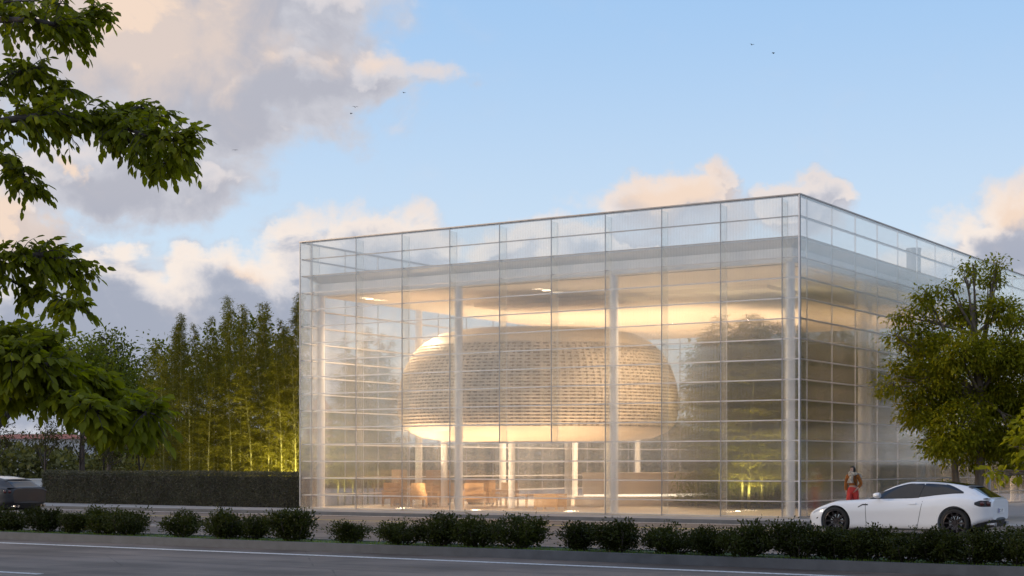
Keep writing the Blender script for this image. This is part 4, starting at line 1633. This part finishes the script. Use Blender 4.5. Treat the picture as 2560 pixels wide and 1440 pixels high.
# its second stem
tb = MB()
q0 = P(2400, HORY, rt_depth + .2) - base; q0.z = -.02
q1 = P(2385, 960, rt_depth + .3) - base
tb.tube(curve_pts(q0, q1, (-.1, 0, 0), 8), [.15, .13, .12, .11, .1, .09, .07, .05], 9)
tb.build('stem', M['bark'], rt, True)
base = P(2590, HORY, 47.5); base.z = .1
fl = [(2470, 1180, 18), (2490, 1195, 22), (2520, 1185, 16), (2555, 1120, 40), (2600, 1060, 60), (2660, 1100, 70)]
tree('broadleaf_tree', 'tree with large paddle shaped leaves leaning in at the right edge behind the car', base, P(2590, 1090, 47.5), plobes(fl, 47.5, .3), 90, .26, M['leaf_right'], M['bark'], .11, 'street trees on the right', per=5, spread=.13, ratio=.62, lean=(.15, 0, 0), droop=.35)


def bush(name, label, base, w, h, dep, nc, leaf, mat, group=None, per=16, spread=.10, ratio=.45, cat='shrub', shape='ovate', stems=9, droop=-.25):
    t = thing(name, label, cat, base, 0, group)
    st = MB()
    cs, os_ = [], []
    tips = []
    for k in range(stems):
        a = random.uniform(0, 2 * math.pi)
        rr_ = random.random() ** .5
        e = Vector((math.cos(a) * w / 2 * rr_ * .85, math.sin(a) * dep / 2 * rr_ * .85, h * random.uniform(.72, 1.0) * (1 - .35 * rr_ * rr_)))
        pts = curve_pts((e.x * .15, e.y * .15, -.02), e, (e.x * .25, e.y * .25, 0), 5)
        st.tube(pts, [.012, .01, .008, .006, .004], 5, False)
        tips.append(pts)
    for k in range(nc):
        pts = tips[random.randrange(stems)]
        u = random.uniform(.18, 1.0)
        j = u * 4
        p = pts[min(4, int(j))].lerp(pts[min(4, int(j) + 1)], j - int(j))
        d = Vector(RNG.normal(size=3)); d.z = abs(d.z) * .6; d.normalize()
        q = p + d * random.uniform(.02, .16) * w
        q.z = max(.06, q.z)
        cs.append(q); os_.append(d + Vector((0, 0, .5)))
    st.build('stems', M['bark_dark'], t, True)
    clusters_to_leaves('foliage', cs, os_, per, spread, leaf, ratio, .12, shape, mat, t, droop)
    return t


p = P(2345, HORY, 50); p.z = .1
bush('low_shrub', 'low bright green shrub behind the roof of the white car', p, 1.3, 1.25, .9, 130, .11, M['leaf_right'], per=12, spread=.1)
p = P(2418, HORY, 51.5); p.z = .1
bush('low_shrub', 'small dark green shrub between the two stems of the street tree', p, .5, 1.2, .4, 40, .10, M['leaf_right'], per=10, spread=.08)

# --- shrubs in the planting strip
shrub_kinds = []
for k in range(6):
    s = bush('median_shrub', 'x', (0, 0, 0), random.uniform(1.15, 1.35), random.uniform(.50, .58), 1.0, 300, .062, M['leaf_shrub'], 'shrubs in the planting strip', per=15, spread=.058, ratio=.5, stems=22)
    shrub_kinds.append(s)
shrubs = [
    (22, 1.0, 'dark leafy shrub at the far left end of the planting strip, below the dark car'),
    (112, 1.05, 'dark shrub second from the left, below the rear of the dark car'),
    (182, .85, 'narrow dark shrub third from the left in the planting strip'),
    (252, 1.12, 'bushy dark shrub in the planting strip below the left end of the clipped hedge'),
    (322, 1.08, 'broad dark shrub last of the unbroken left run in the planting strip'),
    (455, .98, 'rounded dark shrub in the planting strip, right of the first gap on the left'),
    (562, 1.08, 'full dark shrub in the planting strip below the middle of the clipped hedge'),
    (632, .86, 'thin dark shrub in the planting strip between two fuller ones below the hedge'),
    (735, 1.12, 'wide dark shrub in the planting strip below the left corner of the pavilion'),
    (866, .82, 'lone small shrub with gaps on both sides in the planting strip'),
    (1008, .95, 'leftmost shrub of the four below the pavilion entrance'),
    (1095, 1.08, 'tall dark shrub below the second white column of the pavilion'),
    (1195, 1.05, 'dark shrub below the middle of the entrance, second from the right of its run'),
    (1298, 1.10, 'rightmost shrub of the run below the pavilion entrance'),
    (1450, .92, 'leftmost shrub of the pair below the third white column'),
    (1548, 1.08, 'rightmost shrub of the pair below the third white column'),
    (1690, 1.05, 'dark shrub directly right of the gap past the third white column'),
    (1782, .85, 'thin low shrub between two fuller ones left of the corner column'),
    (1870, 1.05, 'dark shrub in the planting strip just left of the pavilion corner column'),
    (1995, 1.12, 'full dark shrub in front of the nose of the white car'),
    (2085, .9, 'dark shrub in front of the front wheel of the white car'),
    (2172, 1.02, 'dark shrub in front of the door of the white car'),
    (2262, .98, 'dark shrub in front of the white car, between its door and rear wheel'),
    (2338, .92, 'dark shrub just left of the rear wheel of the white car'),
    (2432, 1.05, 'dark shrub right of the rear wheel of the white car'),
    (2540, 1.08, 'dark shrub at the right end of the strip, past the tail of the white car'),
]
for i, (px, sc, lab) in enumerate(shrubs):
    src = shrub_kinds[i % 6]
    o = src if i < 6 else copy_tree(src)
    o.location = on_street(px, -20.15 + random.uniform(-.08, .1), .15)
    o.rotation_euler = (0, 0, random.uniform(0, 6.28))
    o.scale = (sc, sc, sc * random.uniform(.94, 1.06))
    o['label'] = lab

# --- clipped hedge left of the pavilion
h0, h1 = S(-20.4, 1.2), on_street(128, 1.8)
hd = thing('clipped_hedge', 'long dark clipped box hedge running left from the pavilion', 'hedge', (h1.x, h1.y, .1), 0)
L = (h0 - h1).length
hx = (h0 - h1).normalized()
hd.rotation_euler = (0, 0, math.atan2(hx.y, hx.x))
HW, HH = .95, 1.32
MB().box(.12, L - .05, -HW / 2 + .12, HW / 2 - .12, 0, HH - .12).build('twigs', M['bark_dark'], hd)
n = 52000
u = RNG.random(n)
face = RNG.random(n)
pos = np.empty((n, 3)); out = np.empty((n, 3))
fr = face < .60
tp = (face >= .60) & (face < .88)
lf = face >= .88
wob = lambda x, z: .03 * np.sin(x * 2.1) + .03 * np.sin(x * .7 + z * 2)
pos[:, 0] = RNG.uniform(0, L, n)
pos[fr] = np.stack([pos[fr, 0], np.full(fr.sum(), -HW / 2) - wob(pos[fr, 0], 0) + RNG.normal(0, .035, fr.sum()), RNG.uniform(.0, HH, fr.sum())], 1)
out[fr] = (0, -1, .1)
pos[tp] = np.stack([pos[tp, 0], RNG.uniform(-HW / 2, HW / 2, tp.sum()), HH + .5 * wob(pos[tp, 0], 1) + RNG.normal(0, .03, tp.sum())], 1)
out[tp] = (0, 0, 1)
pos[lf] = np.stack([np.full(lf.sum(), .05) + RNG.normal(0, .04, lf.sum()), RNG.uniform(-HW / 2, HW / 2, lf.sum()), RNG.uniform(0, HH, lf.sum())], 1)
out[lf] = (-1, 0, .1)
d = unit(out * .6 + RNG.normal(size=(n, 3)))
Ls = RNG.uniform(.05, .085, n)
link('foliage', leaf_mesh('foliage', pos, d, rnd_dir(n), Ls, Ls * .5, .12, 'blade'), hd, M['leaf_hedge'])

# --- bamboo
def bamboo(H, seed, label, group):
    rs = np.random.default_rng(seed)
    t = thing('bamboo', label, 'bamboo', (0, 0, 0), 0, group)
    lean = rs.normal(0, .035 * H, 2)
    pts = []
    for i in range(11):
        u_ = i / 10
        pts.append(Vector((lean[0] * u_ ** 2.2, lean[1] * u_ ** 2.2, H * u_ * (1 - .03 * u_ ** 3))))
    m_ = MB()
    m_.tube(pts, [.034 * (1 - .86 * (i / 10) ** 1.4) for i in range(11)], 7)
    # node rings
    m_.build('culm', M['culm'], t, True)
    br = MB()
    lp, ld, ll = [], [], []
    z = .16 * H
    while z < H * .995:
        u_ = z / H
        j = u_ * 10
        c = pts[int(j)].lerp(pts[min(10, int(j) + 1)], j - int(j))
        for b in range(3 if u_ < .93 else 2):
            a = rs.uniform(0, 6.283)
            ln = (.16 + .80 * math.sin(math.pi * min(1, (u_ + .15) / 1.22)) ** .9) * rs.uniform(.5, 1.15) * (1 if u_ > .3 else .7) * (1 if u_ < .7 else .28 + .72 * (1 - u_) / .3)
            d_ = Vector((math.cos(a), math.sin(a), rs.uniform(.35, 1.0))).normalized()
            e = c + d_ * ln + Vector((0, 0, -.25 * ln))
            bp = curve_pts(c, e, (0, 0, .14 * ln), 4)
            br.tube(bp, [.006, .005, .004, .002], 3, False)
            nl = int(26 + 26 * ln)
            for k in range(nl):
                s = rs.uniform(.18, 1.0) * 3
                a_ = bp[min(3, int(s))].lerp(bp[min(3, int(s) + 1)], s - int(s))
                q = rs.normal(size=3)
                lp.append((a_.x + q[0] * .07, a_.y + q[1] * .07, a_.z + q[2] * .06))
                v = rs.normal(size=3)
                ld.append((d_.x * .8 + v[0] * .7, d_.y * .8 + v[1] * .7, -.30 + v[2] * .55))
                ll.append(rs.uniform(.11, .20))
        z += .17 + .06 * rs.random()
    tag(br.build('branches', M['culm'], t), kind='stuff')
    ll = np.array(ll)
    link('foliage', leaf_mesh('foliage', np.array(lp), np.array(ld), rs.normal(size=(len(lp), 3)) * .6 + [0, 0, 1], ll, ll * .15, .05, 'blade', .1), t, M['leaf_bamboo'])
    return t


BG = 'bamboo grove left of the pavilion'
BL = 'tall leafy bamboo in the dense grove behind the clipped hedge'
kinds = [bamboo(8.6 + .25 * k, 40 + k, BL, BG) for k in range(6)]
# (photo column, street y, top row in the photo)
tops = [(352, 878, 9), (385, 838, 8), (440, 765, 7.5), (452, 775, 6), (468, 790, 8), (428, 800, 6.5), (498, 800, 9), (520, 830, 6), (545, 775, 7), (560, 765, 8.5), (575, 718, 8), (590, 735, 6.2), (610, 770, 9), (628, 742, 6),
        (645, 740, 7.5), (662, 742, 9), (680, 765, 6), (700, 800, 8), (716, 790, 6), (722, 735, 7.5), (736, 712, 6.5), (748, 715, 8.4), (410, 870, 5), (480, 860, 5), (535, 850, 5), (600, 830, 5), (655, 830, 4.8), (690, 820, 4.6), (730, 800, 4.6), (505, 880, 10.5), (565, 860, 11),
        (625, 850, 11), (675, 830, 11), (715, 820, 10.5), (450, 880, 10.5), (400, 900, 10), (740, 830, 4.2), (670, 900, 4.2), (580, 900, 4.4), (520, 920, 4.4), (630, 900, 4.2), (705, 890, 4.0), (475, 930, 4.4)]
nb = 0
for i, (px, py, sy) in enumerate(tops):
    w = on_street(px, sy)
    H = EYE + (HORY - py) / FPX * w.y - .1
    o = kinds[nb] if nb < 6 else copy_tree(kinds[nb % 6])
    nb += 1
    k0 = 8.6 + .25 * ((nb - 1) % 6)
    o.location = (w.x, w.y, .1)
    o.rotation_euler = (0, 0, random.uniform(0, 6.28))
    o.scale = (random.uniform(.9, 1.1),) * 2 + (H / k0,)
IL, IG = 'bamboo growing inside the pavilion near its right hand corner', 'bamboo inside the pavilion'
for (px, d, py) in [(1740, 60, 860), (1775, 60.5, 815), (1800, 58.5, 790), (1830, 61, 772), (1850, 60, 768), (1872, 58, 776), (1895, 59.5, 775), (1925, 61, 800), (1960, 60.5, 790), (1800, 62, 830), (1915, 63, 800), (1985, 61.5, 830), (2020, 61, 800),
                    (2060, 62.5, 840), (2100, 63, 850), (2150, 64, 870), (2190, 64.5, 855), (2240, 65.5, 880), (1880, 62, 820), (2040, 64, 860), (2125, 65, 890), (1855, 58.2, 900), (1905, 58.6, 920), (1955, 59, 900), (1762, 61.5, 850), (1790, 60.2, 860), (1822, 59.4, 830), (1862, 59.2, 800), (1888, 60.4, 810), (1940, 60.2, 830), (1972, 62, 850), (2005, 63, 860), (2075, 63.5, 870), (2090, 65, 900), (2165, 66, 900), (2210, 66.5, 900), (2030, 62.4, 860), (1905, 61.5, 850), (1845, 62.4, 830)]:
    src = kinds[random.randrange(6)]
    o = copy_tree(src)
    w = P(px, HORY, d)
    H = EYE + (HORY - py) / FPX * w.y - .14
    k0 = 8.6 + .25 * kinds.index(src)
    o.location = (w.x, w.y, .14)
    o.rotation_euler = (0, 0, random.uniform(0, 6.28))
    o.scale = (1.75, 1.75, H / k0)
    o['label'], o['group'] = IL, IG
for i_, lab in ((0, 'short thin bamboo at the far left end of the grove, apart from the rest'), (10, 'tall bamboo whose feathery tip stands highest in the middle of the grove'), (21, 'tall bamboo standing right against the left corner of the pavilion')):
    bo_ = [o for o in bpy.data.objects if o.get('label') == BL and abs(o.location.x - on_street(tops[i_][0], tops[i_][2]).x) < .01]
    for o in bo_: o['label'] = lab
OL, OG = 'yellow lit bamboo seen through the left end of the pavilion', 'bamboo seen through the left glass'
for (px, sy, py) in [(840, 1.5, 960), (858, 1.5, 900), (890, 2, 825), (905, 2, 800), (928, 2, 820), (950, 2, 840), (875, 2, 880), (972, 2, 880), (915, 3, 860), (940, 3, 870)]:
    src = kinds[random.randrange(6)]
    o = copy_tree(src)
    x = -20.9 - random.random() * .8
    w = S(x, sy)
    # keep the photo column: move along the side wall until it is seen there
    for _ in range(40):
        if CXP + w.x / w.y * FPX < px: sy += .35
        else: break
        w = S(x, sy)
    H = EYE + (HORY - py) / FPX * w.y - .1
    o.location = (w.x, w.y, .1)
    o.scale = (1.1, 1.1, max(.3, H / (8.6 + .25 * kinds.index(src))))
    o['label'], o['group'] = OL, OG

# ground lights at the foot of the bamboo
def uplight(label, loc, aim, power, col=(1.0, .80, .28), cone=70):
    t = thing('ground_uplight', label, 'uplight', loc, 0, 'ground uplights')
    MB().lathe([(.0, 0), (.07, 0), (.085, .05), (.085, .16), (.07, .16), (.065, .12), (0, .12)], 16).build('housing', M['dark'], t, True, 40)
    MB().lathe([(.062, .125), (.03, .135), (0, .137)], 16).build('lens', M['downlight'], t, True)
    ld = bpy.data.lights.new('uplight_lamp', 'SPOT')
    ld.energy, ld.color, ld.spot_size, ld.spot_blend, ld.shadow_soft_size = power, col, R(cone), .6, .06
    lo = bpy.data.objects.new('uplight_lamp', ld)
    COL.objects.link(lo)
    lo.parent = t
    lo.location = (0, 0, .18)
    v = Vector(aim) - Vector(loc) - Vector((0, 0, .18))
    lo.rotation_euler = v.to_track_quat('-Z', 'Y').to_euler()


w = on_street(734, 2.3, .1)
uplight('ground uplight at the foot of the bamboo beside the left pavilion corner', w, on_street(722, 6.4, 4.6), 3200, (1, .84, .42), 100)
w = on_street(668, 2.3, .1)
uplight('ground uplight behind the right part of the clipped hedge', w, on_street(672, 6.4, 4.4), 420, (1, .84, .42), 90)
w = on_street(560, 2.4, .1)
uplight('ground uplight behind the middle of the clipped hedge', w, on_street(560, 6.0, 4.0), 120, (1, .84, .42), 90)
w = S(-21.4, 2.6, .1)
uplight('ground uplight beside the left glass wall of the pavilion', w, S(-21.4, 6.5, 4.0), 1100, (1, .84, .42), 90)
w = P(1882, HORY, 56.4); w.z = .14
uplight('ground uplight under the bamboo inside the pavilion', w, P(1885, 1000, 59.5), 1800, (1, .84, .45), 90)

# --- trees behind the grove
def back_tree(label, px, depth, lobes, r0, leaf, mat, top_y, per_area, group='trees behind the hedge', bark='bark_dark', **kw):
    b = P(px, HORY, depth); b.z = .05
    return tree('garden_tree', label, b, P(px, top_y, depth), plobes(lobes, depth, 1.0), per_area, leaf, M[mat], M[bark], r0, group, **kw)


back_tree('broad garden tree rising just left of the bamboo grove', 272, 86, [(265, 850, 26), (240, 870, 30), (295, 865, 28), (250, 905, 40), (310, 910, 42), (280, 960, 60), (230, 985, 40), (340, 985, 55), (300, 1040, 50)], .2, .24, 'leaf_back', 900, 50, per=16, spread=.34)
back_tree('bright crowned garden tree behind the left part of the bamboo', 420, 84, [(410, 890, 50), (470, 880, 45), (440, 940, 60), (380, 960, 50), (500, 940, 60), (430, 1010, 60)], .2, .26, 'leaf_back', 930, 20, per=15, spread=.34)
back_tree('bright crowned garden tree behind the right part of the bamboo', 610, 88, [(600, 830, 50), (560, 860, 50), (650, 850, 55), (690, 880, 50), (610, 910, 70), (530, 930, 60), (700, 950, 60), (620, 990, 60)], .22, .28, 'leaf_back', 900, 18, per=15, spread=.36)
back_tree('dense tree with rosette leaves at the left, behind the hanging bough', -60, 40, [(95, 830, 34), (60, 850, 45), (140, 860, 42), (178, 885, 26), (20, 850, 60), (120, 910, 60), (60, 940, 70), (180, 930, 36), (150, 980, 40), (-60, 900, 100)], .2, .15, 'leaf_back', 950, 60, per=16, spread=.2)
back_tree('full leafy garden tree between the hanging bough and the bamboo grove', 205, 80, [(150, 905, 55), (215, 890, 50), (190, 960, 75), (290, 940, 55), (110, 985, 70), (250, 1000, 60), (330, 985, 45)], .16, .21, 'leaf_back', 940, 45, per=16, spread=.24)
for (px, lab, lobes) in [
    (112, 'small round tree with thin dark trunk left of the hedge', [(112, 1085, 36), (85, 1095, 30), (140, 1095, 30), (112, 1060, 30), (95, 1115, 20), (135, 1118, 20)]),
    (200, 'small tree with thin trunk behind the left end of the hedge', [(205, 1080, 38), (180, 1095, 28), (235, 1095, 34), (215, 1055, 30)]),
    (-8, 'small tree at the left picture edge, above the dark car', [(0, 1085, 36), (28, 1095, 24), (-20, 1060, 30)]),
    (345, 'small dark tree behind the hedge, left of the bamboo grove', [(340, 1080, 40), (310, 1100, 30), (375, 1095, 36), (350, 1120, 24)]),
    (262, 'stout dark tree in deep shade behind the hedge', [(262, 1085, 45), (285, 1120, 45), (240, 1120, 40), (270, 1150, 40), (300, 1155, 35)])]:
    back_tree(lab, px, 72, lobes, .075, .13, 'leaf_olive', 1130, 50, 'small trees behind the hedge', per=14, spread=.16)

back_tree('tall tree added as dark backing behind the pavilion, left one seen through its right corner', 1830, 92, [(1800, 900, 70), (1850, 860, 70), (1880, 930, 80), (1790, 990, 80), (1870, 1020, 90), (1830, 1090, 80)], .25, .32, 'leaf_back', 960, 24, 'trees behind the pavilion', per=15, spread=.4)  # two added trees: dark mass standing in for trees mirrored in the glass
back_tree('tall tree added as dark backing behind the pavilion, right one seen through its right wall', 2110, 92, [(2040, 900, 80), (2100, 880, 80), (2180, 930, 80), (2060, 1000, 90), (2150, 1020, 90), (2230, 1000, 80), (1980, 1000, 80), (2100, 1090, 90)], .25, .32, 'leaf_back', 960, 24, 'trees behind the pavilion', per=15, spread=.4)

# trees that stand outside the picture but show in the glass
gt = [o for o in bpy.data.objects if o.parent is None and o.name.startswith('garden_tree')]
src = gt[-1]
def extra(x, y, sc, label, group, rot):
    o = copy_tree(src)
    o.location = (x, y, 0); o.scale = (sc, sc, sc); o.rotation_euler = (0, 0, rot)
    o['label'], o['group'] = label, group
for k, (x, y, sc) in enumerate([(26, 61, 1.0), (33, 66, 1.1), (39, 74, 1.2)]):
    extra(x, y, sc, 'tall tree in the yard right of the pavilion, mirrored in its glass', 'trees right of the pavilion', k * 1.7)
for k, (x, y, sc) in enumerate([(-30, 27, 1.15), (-38, 22, 1.2), (-46, 17, 1.2), (-34, 12, 1.2), (-22, -8, 1.25), (-9, -16, 1.3), (4, -20, 1.25), (18, -22, 1.3), (30, -26, 1.3), (-48, 0, 1.2)]):
    extra(x, y, sc, 'tall tree across the near road, seen only mirrored in the pavilion glass', 'trees across the near road', k * 1.3)

# ------------------------------------------------------------------ far background
far = []
n = 70000
fx = RNG.uniform(-75, 70, n)
lvl = 1.9 + 1.1 * np.sin(fx * .31) * .5 + 1.3 * np.sin(fx * .093 + 1) * .5
pos = np.stack([fx, 112 + RNG.normal(0, 1.6, n), RNG.random(n) ** 1.3 * (lvl + 1.2)], 1)
Ls = RNG.uniform(.3, .6, n)
me = leaf_mesh('far_scrub', pos, unit(RNG.normal(size=(n, 3)) + [0, 0, .3]), rnd_dir(n), Ls, Ls * .55, .1, 'blade')
tag(link('far_scrub', me, None, M['leaf_far']), kind='stuff')
n = 60000
fx = RNG.uniform(-120, 150, n)
lvl = 4.6 + 1.5 * np.sin(fx * .13) + 1.2 * np.sin(fx * .37 + 2)
pos = np.stack([fx, 185 + RNG.normal(0, 3, n), RNG.random(n) ** .8 * lvl], 1)
Ls = RNG.uniform(.6, 1.1, n)
me = leaf_mesh('far_treeline', pos, unit(RNG.normal(size=(n, 3)) + [0, 0, .3]), rnd_dir(n), Ls, Ls * .6, .1, 'blade')
tag(link('far_treeline', me, None, M['leaf_back']), kind='stuff')
M['white_wall'] = pbr('white_render', (.66, .66, .66), .8, var=.06, scale=.6)
M['red_tile'] = pbr('red_roof', (.34, .09, .05), .7, var=.15, scale=2)
M['pale_wall'] = pbr('pale_render', (.55, .53, .52), .8, var=.07, scale=.5)
M['win'] = pbr('dark_window', (.03, .035, .04), .15, var=.05)


def far_house(label, px, depth, w, d, h, roofmat, wallmat, rise=1.2, nwin=4):
    p = P(px, HORY, depth)
    t = thing('house', label, 'house', (p.x, p.y, 0), 0, 'houses far behind')
    MB().box(-w / 2, w / 2, 0, d, 0, h).build('wall', wallmat, t)
    m = MB()
    e = .25
    m.add([(-w / 2 - e, -e, h + .002), (w / 2 + e, -e, h + .002), (w / 2 + e, d + e, h + .002), (-w / 2 - e, d + e, h + .002), (-w * .3, d / 2, h + rise), (w * .3, d / 2, h + rise)],
          [(0, 1, 5, 4), (1, 2, 5), (2, 3, 4, 5), (3, 0, 4), (3, 2, 1, 0)])
    m.build('roof', roofmat, t)
    for k in range(nwin):
        x = -w / 2 + w * (k + .5) / nwin
        MB().box(x - .4, x + .4, -.04, .05, h * .55, h * .55 + 1.1).build('window', M['win'], t)
    return t


far_house('pale low house with red roof edge far behind the small trees at the left', 70, 135, 9, 7, 3.9, M['red_tile'], M['pale_wall'], .45)
far_house('narrow red house far off, in the gap beside the first pavilion column', 788, 150, 2.2, 5, 6.6, M['red_tile'], M['red_tile'], 1.3, 1)
far_house('white flat house far behind, seen low through the pavilion entrance', 1325, 140, 14, 8, 2.3, M['white_wall'], M['white_wall'], .5, 5)
far_house('pale house far behind, seen low through the right part of the pavilion', 1600, 145, 9, 8, 2.4, M['white_wall'], M['pale_wall'], .6, 3)
a, b = P(-70, HORY, 88), P(150, HORY, 88)
gw = thing('garden_wall', 'low white garden wall behind the dark car at the left', 'wall', (a.x, a.y, 0), 0)
w = (b - a).length
k = 0
while k * 2.4 < w:
    MB().box(k * 2.4 + .02, k * 2.4 + 2.38, 0, .2, .0, .88).build('panel', M['white_wall'], gw)
    MB().box(k * 2.4 - .03, k * 2.4 + 2.43, -.06, .26, .885, .97).build('coping', M['white_wall'], gw)
    k += 1
p = P(2473, HORY, 58); 
gp_ = thing('bollard_post', 'slim grey post on the pavement right of the street tree', 'post', (p.x, p.y, .1), 0)
MB().lathe([(0, 0), (.09, 0), (.09, .03), (.055, .035), (.055, 1.55), (.05, 1.58), (0, 1.59)], 16).build('pole', M['mullion'], gp_, True, 40)

# --- birds
def bird(label, px, py, depth, rot, flap):
    p = P(px, py, depth)
    t = thing('bird', label, 'bird', p, rot, 'birds in the sky')
    m = MB()
    m.lathe([(0, -.16), (.025, -.13), (.04, -.04), (.038, .05), (.025, .12), (0.004, .22)], 8)
    body = m.build('body', M['dark'], t, True)
    body.rotation_euler = (R(90), 0, 0)
    for s in (-1, 1):
        w_ = MB()
        w_.add([(0, -.06, .012), (s * .17, -.08, flap * .10), (s * .36, .02, flap * .06), (s * .17, .05, flap * .10), (0, .07, .012)], [(0, 1, 3, 4), (1, 2, 3)])
        w_.add([(0, -.06, .0), (s * .17, -.08, flap * .10 - .012), (s * .36, .02, flap * .06 - .006), (s * .17, .05, flap * .10 - .012), (0, .07, 0)], [(4, 3, 1, 0), (3, 2, 1)])
        w_.build('wing', M['dark'], t)


bird('tiny dark bird in clear blue sky, upper one of the pair at the right', 1880, 112, 190, .5, 1)
bird('tiny dark bird in clear blue sky, lower one of the pair at the right', 1933, 132, 170, 1.2, -.4)
bird('tiny dark bird over the grey cloud, far right one of the left flock', 1010, 232, 200, .8, .6)
bird('tiny dark bird over the grey cloud, upper one of two close together', 888, 268, 180, .3, 1)
bird('tiny dark bird over the grey cloud, lower one of two close together', 878, 283, 190, 2.0, -.5)
bird('tiny dark bird just right of the longest hanging bough', 588, 375, 180, .1, .2)
